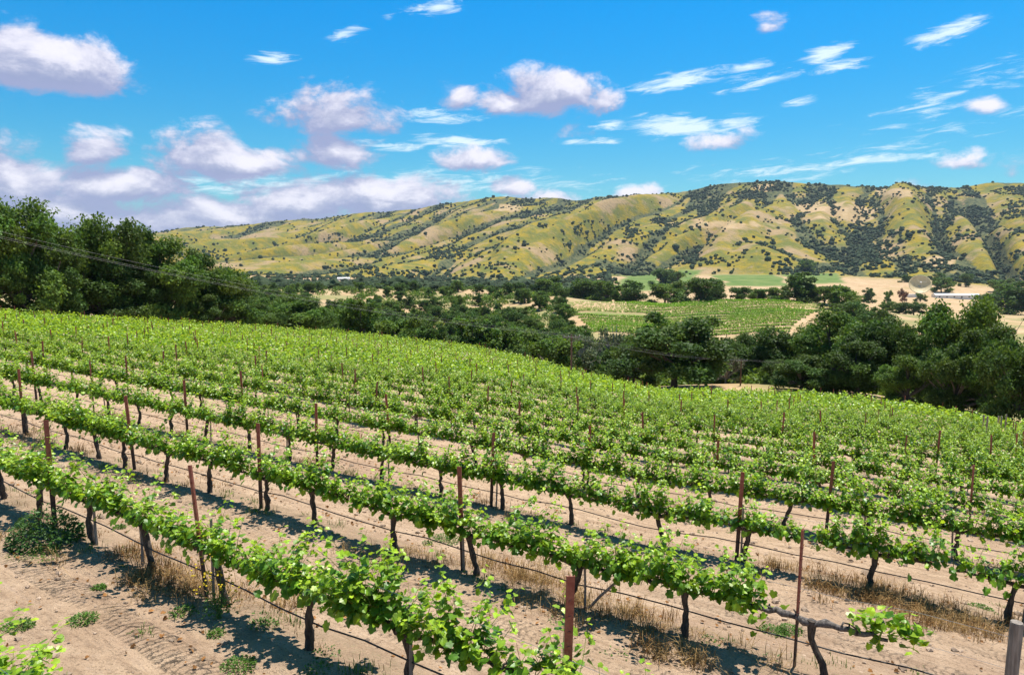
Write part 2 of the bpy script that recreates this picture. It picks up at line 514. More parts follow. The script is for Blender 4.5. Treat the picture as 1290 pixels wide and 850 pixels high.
    g.l(g.math('MULTIPLY', hillw, n_tree), b2.inputs['Height']); g.l(b.outputs[0], b2.inputs['Normal'])
    p = g.n('ShaderNodeBsdfPrincipled'); g.l(c, p.inputs['Base Color']); p.inputs['Roughness'].default_value = .95
    p.inputs['Specular IOR Level'].default_value = .1
    g.l(b2.outputs[0], p.inputs['Normal'])
    g.out(p.outputs[0]); return m


# ------------------------------------------------------------------ ground sheet
def knoll_mask(x, y):
    px, _, _ = project(x, y, np.zeros_like(x) - 35)
    w = sstep(700, 730, px) * sstep(1062, 1040, px) * sstep(318, 330, y) * sstep(452, 436, y)
    return w


def build_ground():
    fa = np.arange(-46, 46.01, .1)
    ba = np.concatenate([np.arange(48, 180, 3.0), np.arange(180, 314, 3.0)])
    az = np.radians(np.concatenate([fa, ba]))
    rr = np.concatenate([np.geomspace(.6, 150, 250)[:-1], np.geomspace(150, 1300, 130)[:-1], np.arange(1300, 4600, 13.0), np.geomspace(4650, 6000, 8)])
    A, Rg = np.meshgrid(az, rr)
    x = Rg * np.sin(A); y = Rg * np.cos(A)
    z, d = HEIGHT(x, y, True)
    na, nr = len(az), len(rr)
    th = d['th']; Y = d['Y']; edge = d['edge']; KY = d['KY']
    hillw = sstep(-.10, .03, th + .06 * fbm(x / 200, y / 200, 2, 71)) * (1 - d['back'])
    inner = np.maximum(sstep(1.06, 1.0, Y / edge), d['back'])
    g = np.zeros_like(x)
    px, py, _ = project(x, y, z)
    # green fields on the flat, below the hills
    wob = 14 * fbm(x / 90, y / 90, 2, 79)
    for (xa, xb, ya, yb, sk) in ((782, 872, 340, 366, .9), (905, 985, 346, 360, -1.2), (992, 1062, 344, 356, -1.0), (560, 600, 352, 362, 0)):
        q = px + wob + sk * (py - 352)
        g = np.maximum(g, sstep(xa - 4, xa + 4, q) * sstep(xb + 4, xb - 4, q) * sstep(ya - 1, ya + 1, py) * sstep(yb + 1.5, yb - .5, py + .12 * wob))
    lane = np.maximum(sstep(8, 5, np.abs(x - .205 * Y - 40 - 25 * np.sin(Y / 130))) * sstep(950, 1000, Y), 0)
    g = g * (1 - lane) * (1 - inner)
    hillw = hillw * (1 - sstep(.3, .7, g) * sstep(.12, .08, th))
    for (qx, qy, rx_, ry_) in ((1068, 268, 46, 13), (1020, 262, 24, 8), (905, 283, 60, 5), (1125, 243, 26, 6), (240, 352, 70, 6), (640, 262, 16, 5), (960, 236, 18, 5), (1180, 330, 30, 8)):
        q = np.hypot((px - qx) / rx_, (py - qy) / ry_) + .8 * fbm(x / 70, y / 70, 3, 83)
        hillw = hillw * (1 - .8 * sstep(1.1, .7, q) * (th > 0))
    kn = knoll_mask(x, y)
    strip = kn * sstep(5, 3, np.abs(y - (388 + .03 * x)))
    g = np.maximum(g, strip * .9)
    g = np.maximum(g, .4 * kn * sstep(.05, .3, fbm(x / 30, y / 30, 3, 77)))
    und = sstep(1.0, 1.3, Y / edge) * sstep(-.3, .2, fbm(x / 40, y / 40, 3, 78)) * sstep(800, 500, Y) * (1 - kn)
    g = np.maximum(g, .6 * und * (1 - inner))
    soil = inner * (1 - hillw)
    tan = np.clip(1 - soil - hillw - g, 0, 1)
    brush = d['gul'] * sstep(0, .1, th) * 1.0
    brush = brush + sstep(.78, 1.0, th) * .55 * sstep(-.2, .25, fbm(x / 130, y / 130, 3, 72)) + .25 * sstep(.15, .5, fbm(x / 260, y / 260, 3, 73)) * sstep(0, .1, th)
    brush = np.clip(brush, 0, 1) * hillw
    uu = UX * x + UY * y; r = RX * x + RY * y
    lit = np.zeros_like(x)
    for k in range(12):
        lit = np.maximum(lit, sstep(.75, .2, np.abs(uu - (ROW_U[k] - ROW_S[k] * (r - 3)))))
    z = z + .07 * lit * sstep(40, 10, d['R'])
    V = np.stack([x, y, z], -1).reshape(-1, 3)
    V = np.concatenate([V, [[0, 0, h1(0, 0.01)]]])
    i = np.arange(nr - 1)[:, None]; j = np.arange(na)[None, :]
    a = i * na + j; b = i * na + (j + 1) % na; c = (i + 1) * na + (j + 1) % na; e = (i + 1) * na + j
    Q = np.stack([a, e, c, b], -1).reshape(-1, 4)
    T = np.stack([np.full(na, len(V) - 1), np.arange(na), (np.arange(na) + 1) % na], -1)
    me = bpy.data.meshes.new('ground')
    me.vertices.add(len(V)); me.vertices.foreach_set('co', V.astype(np.float32).reshape(-1))
    loops = np.concatenate([Q.reshape(-1), T.reshape(-1)]).astype(np.int32)
    sizes = np.concatenate([np.full(len(Q), 4), np.full(len(T), 3)])
    me.loops.add(len(loops)); me.loops.foreach_set('vertex_index', loops)
    me.polygons.add(len(sizes)); me.polygons.foreach_set('loop_start', np.concatenate([[0], np.cumsum(sizes)[:-1]]).astype(np.int32))
    me.polygons.foreach_set('use_smooth', np.ones(len(sizes), bool))
    me.update(calc_edges=True)
    for nm, ch in (('zone_a', (soil, tan, g)), ('zone_b', (hillw, brush, lit))):
        at = me.color_attributes.new(nm, 'FLOAT_COLOR', 'POINT')
        cc = np.stack([*[q.reshape(-1) for q in ch], np.ones(x.size)], -1)
        cc = np.concatenate([cc, [[1, 0, 0, 1]]]).astype(np.float32)
        at.data.foreach_set('color', cc.reshape(-1))
    me.materials.append(ground_material())
    o = link('ground', me); tag(o, kind='structure', label='bare tan vineyard soil running out to dry grass valley and golden hills', cat='ground')
    return o


build_ground()

# ------------------------------------------------------------------ grape vines
_half = [(0.0, .03), (.22, -.13), (.50, .06), (.42, .28), (.57, .51), (.36, .65), (.22, .86), (0, 1.0)]


def leaf_template():
    V = [(0, .04), (0, .48), (0, 1.0)]
    Fc = []
    for sx in (1, -1):
        base = len(V); V += [(sx * a, b) for a, b in _half[1:7]]
        a = [base + i for i in range(6)]
        tr = [(0, a[0], a[1]), (0, a[1], 1), (a[1], a[2], 1), (a[2], a[3], 1), (a[3], a[4], 1), (a[4], a[5], 1), (a[5], 2, 1)]
        Fc += tr if sx > 0 else [t[::-1] for t in tr]
    V = np.array(V)
    z = .20 * np.abs(V[:, 0]) - .16 * V[:, 1] ** 2
    return np.column_stack([V[:, 0], V[:, 1], z]), np.array(Fc)


LV, LF = leaf_template()


def place_leaves(mb, pos, fwd, nrm, size, col, mat=0, LVt=LV, LFt=LF, rng=RNG):
    """scatter leaves: petiole ends pos, midrib along fwd, facing nrm"""
    n = len(pos)
    f = fwd / (np.linalg.norm(fwd, axis=1, keepdims=True) + 1e-9)
    nr = nrm - (nrm * f).sum(1, keepdims=True) * f
    nr /= np.linalg.norm(nr, axis=1, keepdims=True) + 1e-9
    sx = np.cross(f, nr)
    curl = rng.uniform(.3, 1.8, n)
    V = (pos[:, None, :] + size[:, None, None] * (LVt[None, :, 0, None] * sx[:, None, :] + LVt[None, :, 1, None] * f[:, None, :]
         + LVt[None, :, 2, None] * curl[:, None, None] * nr[:, None, :]))
    Fc = (LFt[None] + (np.arange(n) * len(LVt))[:, None, None]).reshape(-1, 3)
    mb.add(V.reshape(-1, 3), Fc, mat, np.repeat(col, len(LFt), axis=0) * rng.uniform(.86, 1.14, (len(Fc), 1)))


def vine_leaf_colors(n, age_shade, rng):
    """age 0 = shoot tip (yellow), 1 = old, low leaf (deep green, under-canopy shade painted in)"""
    c0 = np.array([1.38, 1.22, .85]); c1 = np.array([.30, .47, .6])
    a = np.clip(age_shade + rng.normal(0, .22, n), 0, 1)[:, None]
    c = c0 * (1 - a) + c1 * a
    return c * rng.uniform(.82, 1.15, (n, 1))


CORD = .74


def make_foliage(seed, half=.92, nshoot=40, dense=1.0, tall=1.0, gaps=True):
    rng = np.random.default_rng(seed)
    mb = MB()
    P, Fw, N, S, A = [], [], [], [], []
    nshoot = int(nshoot * 1.25); xs = np.linspace(-half, half, nshoot) + rng.normal(0, .04, nshoot)
    vig = .75 + .5 * rng.random(nshoot)
    ph = rng.uniform(0, 6.28)
    vig *= .86 + .38 * np.sin(xs * 5.2 + ph)
    for x, vg in zip(xs, vig):
        L = np.clip(rng.normal(.50, .12), .2, .85) * vg * tall
        if rng.random() < .07: L *= 1.4
        side = rng.choice([-1, 1]); lean = rng.normal(.28, .22)
        d0 = np.array([rng.normal(0, .35), side * lean, 1.0])
        d1 = d0 + np.array([rng.normal(0, .4), side * rng.uniform(0, .7), -rng.uniform(-.3, .55)])
        p = np.array([x, rng.normal(0, .03), CORD + rng.normal(0, .03)])
        nseg = max(5, int(L / .045)); pts = [p.copy()]
        for i in range(nseg):
            t = i / nseg
            d = d0 * (1 - t) + d1 * t; d = d / np.linalg.norm(d)
            p = p + d * L / nseg; pts.append(p.copy())
        pts = np.array(pts)
        tube(mb, pts[::2] if len(pts) > 6 else pts, np.linspace(.0055, .002, len(pts[::2]) if len(pts) > 6 else len(pts)), 4, 1, (1, .9, .8), cap=False)
        for i in range(1, len(pts)):
            t = i / (len(pts) - 1)
            for rep in range(1 if rng.random() < .42 / dense else 2):
                sd = 1 if (i + rep) % 2 else -1
                ang = rng.uniform(0, 2 * np.pi)
                out = np.array([np.cos(ang), np.sin(ang) * 1.15, rng.normal(.05, .35)])
                pet = rng.uniform(.04, .10) * (1 - .5 * t)
                P.append(pts[i] + out / np.linalg.norm(out) * pet)
                Fw.append(out + np.array([0, 0, -rng.uniform(.1, .9) * (1 - .7 * t)]))
                N.append(np.array([0, 0, 1.0]) * rng.uniform(.5, 1.2) + out * rng.uniform(-.1, .9) + rng.normal(0, .3, 3))
                S.append(rng.uniform(.068, .108) * (1 - .5 * t ** 2))
                A.append(1 - t ** 1.5 * rng.uniform(.55, 1.1))
    # hanging leaves round the cordon
    nb = int(50 * dense)
    for i in range(nb):
        x = rng.uniform(-half, half); y = rng.normal(0, .13)
        P.append(np.array([x, y, CORD + rng.normal(.06, .07)]))
        out = np.array([rng.normal(0, .7), np.sign(y) * rng.uniform(.2, 1), rng.normal(-.5, .4)])
        Fw.append(out); N.append(np.array([0, np.sign(y) * .8, .8]) + rng.normal(0, .35, 3))
        S.append(rng.uniform(.075, .115)); A.append(rng.uniform(.55, 1))
    P, Fw, N, S, A = map(np.array, (P, Fw, N, S, A))
    place_leaves(mb, P, Fw, N, S, vine_leaf_colors(len(P), A, rng), 0, rng=rng)
    return mb.mesh('vine_foliage', [M_VLEAF, M_SHOOT])


def make_trunk(seed, h=CORD, lean=None, thick=1.0, mat=None):
    rng = np.random.default_rng(seed)
    mb = MB(); n = 12
    z = np.linspace(-.12, h, n)
    wx = np.cumsum(rng.normal(0, .016, n)); wy = np.cumsum(rng.normal(0, .012, n))
    lx = rng.normal(0, .07) if lean is None else lean
    bow = rng.normal(0, .05)
    t = np.linspace(0, 1, n)
    x = wx - wx[-1] * t + lx * (1 - t) + bow * np.sin(np.pi * t); y = wy - wy[-1] * t
    rad = thick * (.052 - .016 * t + .012 * np.exp(-((t - 0) / .12) ** 2) + .014 * np.exp(-((t - 1) / .12) ** 2)) * rng.uniform(.85, 1.2, n)
    tube(mb, np.column_stack([x, y, z]), rad, 9, 0, wob=.35, rng=rng)
    return mb.mesh('vine_trunk', [mat or M_BARK], True)


def make_cordon(seed, half=.9, mat=None, thick=1.0):
    rng = np.random.default_rng(seed)
    mb = MB()
    for sgn in (-1, 1):
        n = 11; t = np.linspace(0, 1, n)
        x = sgn * t * half; y = rng.normal(0, .015, n); y[0] = 0
        z = CORD - .05 + .07 * np.minimum(t * 3, 1) + rng.normal(0, .012, n) - .03 * t
        tube(mb, np.column_stack([x, y, z]), thick * np.linspace(.034, .017, n) * rng.uniform(.85, 1.25, n), 8, 0, wob=.4, rng=rng)
        for q in range(6):
            i = rng.integers(2, n); b = np.array([x[i], y[i], z[i]])
            tube(mb, [b, b + np.array([rng.normal(0, .02), rng.normal(0, .02), .05]), b + np.array([rng.normal(0, .03), rng.normal(0, .03), rng.uniform(.06, .1)])], [.014, .012, .009], 6, 0)
    return mb.mesh('vine_cordon', [mat or M_BARK], True)


NVAR = 14
FOL = [make_foliage(100 + i, .95, nshoot=[40, 46, 36, 42, 30, 44, 38, 48, 34, 40, 46, 26, 42, 38][i], dense=[1, 1.15, .9, 1, .8, 1.1, 1, 1.2, .9, 1, 1.1, .8, 1.1, 1][i],
                    tall=[1, 1.1, .95, 1.05, .9, 1, 1.15, 1.05, .9, 1, 1.1, 1, .95, 1.2][i]) for i in range(NVAR)]
TRK = [make_trunk(300 + i) for i in range(8)]
CRD = [make_cordon(400 + i) for i in range(6)]


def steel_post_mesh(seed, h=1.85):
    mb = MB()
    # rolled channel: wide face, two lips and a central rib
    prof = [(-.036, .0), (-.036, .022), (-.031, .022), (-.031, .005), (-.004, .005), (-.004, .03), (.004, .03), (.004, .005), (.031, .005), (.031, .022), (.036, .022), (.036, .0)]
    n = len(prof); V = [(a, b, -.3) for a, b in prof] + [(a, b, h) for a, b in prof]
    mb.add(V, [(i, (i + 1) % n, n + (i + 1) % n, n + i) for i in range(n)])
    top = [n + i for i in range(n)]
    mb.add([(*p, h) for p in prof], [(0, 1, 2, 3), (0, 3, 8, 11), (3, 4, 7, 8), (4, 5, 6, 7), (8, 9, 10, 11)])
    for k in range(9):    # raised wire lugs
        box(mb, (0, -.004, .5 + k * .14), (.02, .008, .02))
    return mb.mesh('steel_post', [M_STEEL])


def stake_mesh(h, r=.02):
    mb = MB(); rng = np.random.default_rng(int(h * 1000))
    tube(mb, [(0, 0, -.2), (.004, 0, h * .4), (-.003, .004, h * .8), (0, 0, h)], [r, r, r * .95, r * .9], 5, 0, wob=.2, rng=rng)
    return mb.mesh('vine_stake', [M_WOOD])


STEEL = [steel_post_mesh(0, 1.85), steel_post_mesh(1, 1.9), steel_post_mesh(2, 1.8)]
STAKE = [stake_mesh(1.05), stake_mesh(1.2), stake_mesh(.95)]

ORD = ['', 'first', 'second', 'third', 'fourth', 'fifth', 'sixth', 'seventh', 'eighth', 'ninth', 'tenth', 'eleventh', 'twelfth', 'thirteenth',
       'fourteenth', 'fifteenth', 'sixteenth', 'seventeenth', 'eighteenth', 'nineteenth']
TENS = {2: ('twenty', 'twentieth'), 3: ('thirty', 'thirtieth'), 4: ('forty', 'fortieth'), 5: ('fifty', 'fiftieth'), 6: ('sixty', 'sixtieth'), 7: ('seventy', 'seventieth'), 8: ('eighty', 'eightieth'), 9: ('ninety', 'ninetieth')}


def ordw(n):
    if n < 20: return ORD[n]
    a, b = divmod(n, 10)
    return TENS[a][1] if b == 0 else TENS[a][0] + '-' + ORD[b]


def rowname(k):
    return 'partly hidden nearest row' if k == 0 else f'{ordw(k)} full row'


def edge_at(x, y):
    s = np.clip(np.array([x / max(y, .1)]), _ss[0], _ss[-1])
    return float(table(s)[0][0, 0])


# measured trunk places of the front rows (metres along the row), then an even run
FRONT = {
    0: [6.9, 5.2, 3.6],
    1: [18.4, 16.6, 14.85, 13.0, 11.23, 9.67, 7.89, 6.0, 4.6, 2.9, 1.3, -.4],
    2: [23.0, 21.2, 19.05, 17.6, 16.3, 14.5, 13.0, 11.28, 10.0, 7.96, 6.4, 4.5, 2.91, 1.35],
    3: [25.4, 23.7, 22, 20.3, 18.6, 16.9, 15.2, 13.6, 11.9, 10.2, 8.6, 6.9, 4.9, 3.2, 1.1, -.9, -2.6],
}
POSTS = {1: [22.5, 17.6, 12.45, 8.1, 2.7, -2.4], 2: [26.5, 21.4, 16.0, 11.5, 6.6, 1.55], 3: [24.5, 19.5, 14.25, 8.75, 3.35, -1.8]}

vines, posts = [], []
for k in range(len(ROW_U)):
    rs = FRONT.get(k) or list(np.arange(130, -40, -1.76) + RNG.normal(0, .12, len(np.arange(130, -40, -1.76))))
    if k in FRONT and k > 0:
        rs = list(np.arange(130, max(rs) + 1.2, -1.76)) + rs
    for i, r in enumerate(rs):
        x, y = row_xy(k, r)
        if y < 1 or y > edge_at(x, y) - 1: continue
        z = h1(x, y); px, py, dp = project(x, y, z + 1.0)
        px2 = project(x, y, z)[1]
        if px < -1.4 * F / dp or px > 1290 + 1.4 * F / dp or py > 850 + 60: continue
        vines.append((float(dp), k, r, x, y, z, float(px), float(py)))
    ps = POSTS.get(k) or ([] if k == 0 else list(np.arange(128, -40, -6.6) - (k * k * 3.137 + k * .77) % 6.6 + RNG.normal(0, .25, len(np.arange(128, -40, -6.6)))))
    if k in POSTS:
        ps = list(np.arange(120, max(ps) + 2, -5.1)) + ps
    for r in ps:
        x, y = row_xy(k, r)
        if y < 1 or y > edge_at(x, y) - 1: continue
        z = h1(x, y); px, py, dp = project(x, y, z + 1.6)
        if px < -10 or px > 1300 or py > 850: continue
        posts.append((float(dp), k, r, x, y, z, float(px), float(py)))
vines.sort(); posts.sort()
NV = 298
near_v, far_v = vines[:NV], vines[NV:]
print('VINES', len(vines), 'posts', len(posts), 'depth of last single vine', near_v[-1][0])


def visible_order(items):
    """rank of each item within its row, from the left of the view"""
    out = {}
    for k in set(i[1] for i in items):
        row = sorted([i for i in items if i[1] == k], key=lambda i: i[6])
        for n, i in enumerate(row): out[(k, i[2])] = n + 1
    return out


vo = visible_order(near_v)
LOOKS = {
    (1, 6.0): 'vigorous grape vine with leaning dark trunk and two heavy green arms',
    (1, 4.6): 'broad grape vine tied to a grey wooden stake above the black hose',
    (2, 4.5): 'grape vine with forked pale trunk and slanting grey prop',
    (2, 6.4): 'grape vine with dark trunk close against the rusty post',
    (2, 7.96): 'grape vine beside a weathered stake with thin low foliage',
}


def build_vine(v):
    dp, k, r, x, y, z, px, py = v
    yaw = row_yaw(k)
    rng = random.Random(int(k * 1000 + r * 37))
    flip = rng.random() < .5
    root = empty('grape_vine', (x, y, z), yaw + (math.pi if flip else 0))
    special = (k == 2 and abs(r - 1.35) < .01)
    dz = (h1(*row_xy(k, r + .8)) - h1(*row_xy(k, r - .8))) / 1.6
    tilt = -math.atan(dz) * (-1 if flip else 1)
    if special:
        root.rotation_euler = (0, 0, yaw)
        mb = MB(); rg = np.random.default_rng(5)
        tube(mb, [(-.10, 0, -.1), (-.17, .02, .1), (-.15, .03, .24), (-.06, .02, .38), (.0, 0, .5), (.0, 0, .62), (.0, 0, .74)], [.05, .045, .042, .04, .042, .045, .052], 10, 0, wob=.3, rng=rg)
        link('trunk', mb.mesh('bare_trunk', [M_BARK], True), root)
        c = link('cordon', make_cordon(777, .82, M_GREYBARK, 1.35), root); c.rotation_euler = (0, tilt, 0)
        mb = MB(); P = []; Fw = []; N = []; S = []; A = []
        for cx_, n_, sp_ in ((-.42, 7, .05), (-.62, 22, .08), (-.76, 26, .09), (-.95, 26, .09), (-1.08, 34, .1), (.72, 40, .14), (.92, 30, .13)):
            for i in range(n_):
                p = np.array([cx_, 0, CORD + .03 + (.1 if cx_ < 0 else .05)]) + rg.normal(0, sp_, 3) * [1, 1, 1.1]
                o_ = rg.normal(0, 1, 3) * [1, 1, .5]
                P.append(p); Fw.append(o_ + [0, 0, -.3]); N.append([0, -.2, 1] + rg.normal(0, .4, 3)); S.append(rg.uniform(.07, .12)); A.append(rg.uniform(.2, 1))
        P, Fw, N, S, A = map(np.array, (P, Fw, N, S, A))
        place_leaves(mb, P, Fw, N, S, vine_leaf_colors(len(P), A, rg), 0, rng=rg)
        fo = link('foliage', mb.mesh('sparse_foliage', [M_VLEAF]), root); fo.rotation_euler = (0, tilt, 0)
        tag(root, 'nearly bare grape vine with grey cordon arms and a crooked trunk beside the rusty post', 'grape vine', 'grape vines on the trellis')
        return
    s = rng.uniform(.93, 1.1) * (.96 if k in (2,) else 1)
    t = link('trunk', TRK[rng.randrange(8)], root); t.scale = (1, 1, 1)
    cd = link('cordon', CRD[rng.randrange(6)], root); cd.rotation_euler = (0, tilt, 0)
    fo = link('foliage', FOL[rng.randrange(NVAR)], root); fo.rotation_euler = (0, tilt, 0)
    wide = 1.0 if k < 3 else 1.14
    fo.scale = (1.0, wide * rng.uniform(.9, 1.15), 1); fo.location = (0, 0, 0)
    zs = rng.uniform(.92, 1.12) * (.6 if k == 0 else 1.04 if k < 3 else 1.12); fo.scale[2] = zs; fo.location[2] = CORD * (1 - zs)
    if (k, r) in LOOKS: lab = LOOKS[(k, r)]
    else:
        n = vo[(k, r)]
        lab = f'leafy grape vine in the {rowname(k)}, {ordw(n)} from its left end in view'
    tag(root, lab, 'grape vine', 'grape vines on the trellis')


for v in near_v:
    build_vine(v)

# the farther vines, past the nearest three hundred
mb = MB()
if far_v:
    n = len(far_v); rg = np.random.default_rng(77)
    for (dp, k, r, x, y, z, px, py) in far_v:
        yaw = row_yaw(k); c, s = math.cos(yaw), math.sin(yaw)
        q = 185 if dp < 80 else 115
        a = rg.uniform(-.95, .95, q); b = rg.normal(0, .26, q); h = CORD + rg.uniform(-.14, .62, q) * (.9 + .35 * np.sin(a * 5 + k * 3 + r)) * (1 - .0 * np.abs(a)) * rg.uniform(.75, 1.15)
        tip = rg.random(q) < .12; h[tip] += rg.uniform(.05, .25, tip.sum())
        pos = np.column_stack([x + a * c - b * s, y + a * s + b * c, z + h])
        out = rg.normal(0, 1, (q, 3)) * [1, 1, .6]
        nr = rg.normal(0, .45, (q, 3)) + [0, 0, .9] + .5 * out
        age_shade = np.clip(1.15 - (h - CORD + .1) / .75, .28, 1)  # leaves darken towards the row bottom: painted shade under the canopy
        place_leaves(mb, pos, out, nr, rg.uniform(.14, .22, q), vine_leaf_colors(q, age_shade, rg), 0,
                     np.array([(0, 0, 0), (.5, .35, .1), (.25, .95, .02), (-.25, .95, .02), (-.5, .35, .1)]), np.array([(0, 1, 2), (0, 2, 3), (0, 3, 4)]), rng=rg)
        tx, ty = x + rg.normal(0, .04), y + rg.normal(0, .04)
        tube(mb, [(tx, ty, z - .1), (tx + rg.normal(0, .04), ty + rg.normal(0, .04), z + .4), (x, y, z + CORD)], [.05, .042, .04], 5, 1, cap=False)
    o = link('distant_vines', mb.mesh('distant_vines', [M_VLEAF, M_BARK]))
    tag(o, 'mass of bright green grape vines covering the far part of the slope', 'vines', kind='stuff')

# posts
po = visible_order(posts[:299])
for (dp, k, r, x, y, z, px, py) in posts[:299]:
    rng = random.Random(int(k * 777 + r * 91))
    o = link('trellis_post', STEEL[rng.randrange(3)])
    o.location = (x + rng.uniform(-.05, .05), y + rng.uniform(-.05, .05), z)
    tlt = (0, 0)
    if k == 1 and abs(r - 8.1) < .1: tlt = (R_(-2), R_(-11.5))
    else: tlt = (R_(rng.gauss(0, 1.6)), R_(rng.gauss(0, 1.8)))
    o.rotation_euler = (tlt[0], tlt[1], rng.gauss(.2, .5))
    if k == 1 and abs(r - 8.1) < .1:
        lab = 'rusty red steel post leaning steeply in the first full row'
    elif k == 1 and abs(r - 2.7) < .1:
        lab = 'rusty red steel post whose lower half is hidden by the nearest foliage'
    elif k == 2 and abs(r - 1.55) < .1:
        lab = 'tall rusty steel post standing against the nearly bare vine'
    else:
        lab = f'rusty steel trellis post in the {rowname(k)}, {ordw(po[(k, r)])} post from its left end'
    tag(o, lab, 'trellis post', 'steel trellis posts')

# wooden stakes beside trunks of the nearer rows
stakes = []
for v in near_v:
    dp, k, r, x, y, z, px, py = v
    rng = random.Random(int(k * 31 + r * 113))
    if dp < 32 and 0 < px < 1290 and k > 0 and (rng.random() < .42 or (k, r) in ((2, 7.96), (2, 6.4), (1, 4.6), (1, 7.89), (1, 14.85))):
        stakes.append((dp, k, r, x, y, z, px, py))
so = visible_order(stakes)
for (dp, k, r, x, y, z, px, py) in stakes:
    rng = random.Random(int(k * 53 + r * 19))
    xx, yy = row_xy(k, r + rng.choice([-1, 1]) * rng.uniform(.07, .14))
    o = link('vine_stake', STAKE[rng.randrange(3)]); o.location = (xx, yy, z)
    o.rotation_euler = (rng.gauss(0, .03), rng.gauss(0, .03), rng.uniform(0, 6))
    tag(o, f'grey wooden stake in the {rowname(k)}, {ordw(so[(k, r)])} stake from its left end', 'stake', 'wooden stakes beside the vines')
# slanting prop of the forked vine and a bent trellis end post
x, y = row_xy(2, 4.5); x2, y2 = row_xy(2, 3.78)
mb = MB(); z = h1(x, y)
tube(mb, [(x + .05, y, z - .1), ((x + x2) / 2, (y + y2) / 2, z + .33), (x2, y2, h1(x2, y2) + .72)], [.022, .021, .02], 5, 0)
tag(link('vine_prop', mb.mesh('vine_prop', [M_WOOD])), 'slanting grey wooden prop from forked trunk up to the cordon', 'prop')


def wood_post(x, y, h, r, label, group=None, name='wooden_post'):
    mb = MB(); rng = np.random.default_rng(int(abs(x * 100)))
    z0 = 0
    tube(mb, [(0, 0, -.3), (0, 0, h * .5), (.004, 0, h - .015), (.004, 0, h)], [r * 1.04, r, r * .97, r * .9], 12, 0, wob=.08, rng=rng)
    o = link(name, mb.mesh('wooden_post', [M_WOOD], False)); o.location = (x, y, h1(x, y))
    return tag(o, label, 'post', group)


ex, ey = row_xy(2, -.62)
wood_post(ex, ey, 1.3, .062, 'thick round grey timber post cut off by the frame corner')
gi = 0
for (px_, Yd) in ((1257, 47), (1262, 44), (1276, 50), (1280, 48.5), (1286, 50)):
    gi += 1
    sx = slope_ray(px_, YH)[0]
    wood_post(sx * Yd, Yd, 1.75 + .1 * (gi % 3), .05, f'dark slim end post at the field edge under the shady oaks, {ordw(gi)} of five', 'row end posts by the oaks', 'end_post')
for i, (px_, Yd) in enumerate(((14, 66), (37, 70), (60, 69), (103, 75), (148, 80), (212, 86))):
    sx = slope_ray(px_, YH)[0]
    wood_post(sx * Yd, Yd, 1.55, .045, f'pale thin marker post among the far upper vines, {ordw(i + 1)} of six', 'pale marker posts', 'marker_post')

# drip hoses and cordon wires, one per row
for k in range(0, 14):
    rs = np.arange(-6, 60, .7)
    if k == 0: rs = np.arange(-2, 9, .7)
    pts = []
    for r in rs:
        x, y = row_xy(k, r)
        if y < .5 or y > edge_at(x, y): continue
        pts.append((x, y, h1(x, y) + .44 + .02 * math.sin(r * 1.7 + k) - .025 * abs(math.sin(r * math.pi / 1.76))))
    if len(pts) < 4: continue
    pts = np.array(pts)
    mb = MB(); tube(mb, pts, .0095 if k < 5 else .011, 6, 0)
    tag(link('drip_hose', mb.mesh('drip_hose', [M_HOSE], True)), f'thin black irrigation hose strung along the {rowname(k)}', 'irrigation hose', 'drip hoses along the rows')
    if k < 6:
        for hh, nm in ((CORD + .02, 'low'), (1.12, 'high')):
            mb = MB(); tube(mb, pts + [0, 0, hh - .44], .0022, 4, 0)
            tag(link('trellis_wire', mb.mesh('trellis_wire', [M_WIRE])), f'{nm} grey trellis wire stretched along the {rowname(k)}', 'wire', 'trellis wires')


# ------------------------------------------------------------------ weeds, straw and clods
def blades(mb, x, y, z, n, h, spread, rg, col, w=.006, droop=.5):
    a = rg.uniform(0, 2 * np.pi, n); ln = h * rg.uniform(.4, 1.1, n)
    bx = x + rg.normal(0, spread * .5, n); by = y + rg.normal(0, spread * .5, n)
    dx, dy = np.cos(a), np.sin(a); k = rg.uniform(.1, 1.0, n) * droop
    V = np.zeros((n, 5, 3)); px, py = -dy * w, dx * w
    base = np.column_stack([bx, by, np.full(n, z - .01)])
    side = np.column_stack([px, py, np.zeros(n)])
    mid = base + np.column_stack([dx * ln * k * .35, dy * ln * k * .35, ln * .6])
    tip = base + np.column_stack([dx * ln * k, dy * ln * k, ln * (1 - .35 * k)])
    V[:, 0] = base - side; V[:, 1] = base + side; V[:, 2] = mid + side * .8; V[:, 3] = mid - side * .8; V[:, 4] = tip
    o = (np.arange(n) * 5)[:, None]
    c = np.asarray(col) * rg.uniform(.75, 1.2, (n, 1))
    mb.add(V.reshape(-1, 3), np.concatenate([o + [0, 1, 2], o + [0, 2, 3], o + [3, 2, 4]]), 0, np.concatenate([c, c, c]))


def broad_weed(mb, x, y, z, n, rad, h, rg, col=(1, 1, 1), size=(.025, .06)):
    a = rg.uniform(0, 2 * np.pi, n); q = rad * np.sqrt(rg.random(n))
    pos = np.column_stack([x + q * np.cos(a), y + q * np.sin(a), z + h * rg.random(n) * (1 - (q / rad) ** 2 * .7)])
    out = np.column_stack([np.cos(a), np.sin(a), rg.normal(.2, .4, n)]) + rg.normal(0, .4, (n, 3))
    c = np.asarray(col) * rg.uniform(.7, 1.25, (n, 1))
    place_leaves(mb, pos, out, rg.normal(0, .5, (n, 3)) + [0, 0, 1], rg.uniform(*size, n), c, 0,
                 np.array([(0, 0, 0), (.28, .45, .06), (0, 1, -.08), (-.28, .45, .06)]), np.array([(0, 1, 2), (0, 2, 3)]), rng=rg)


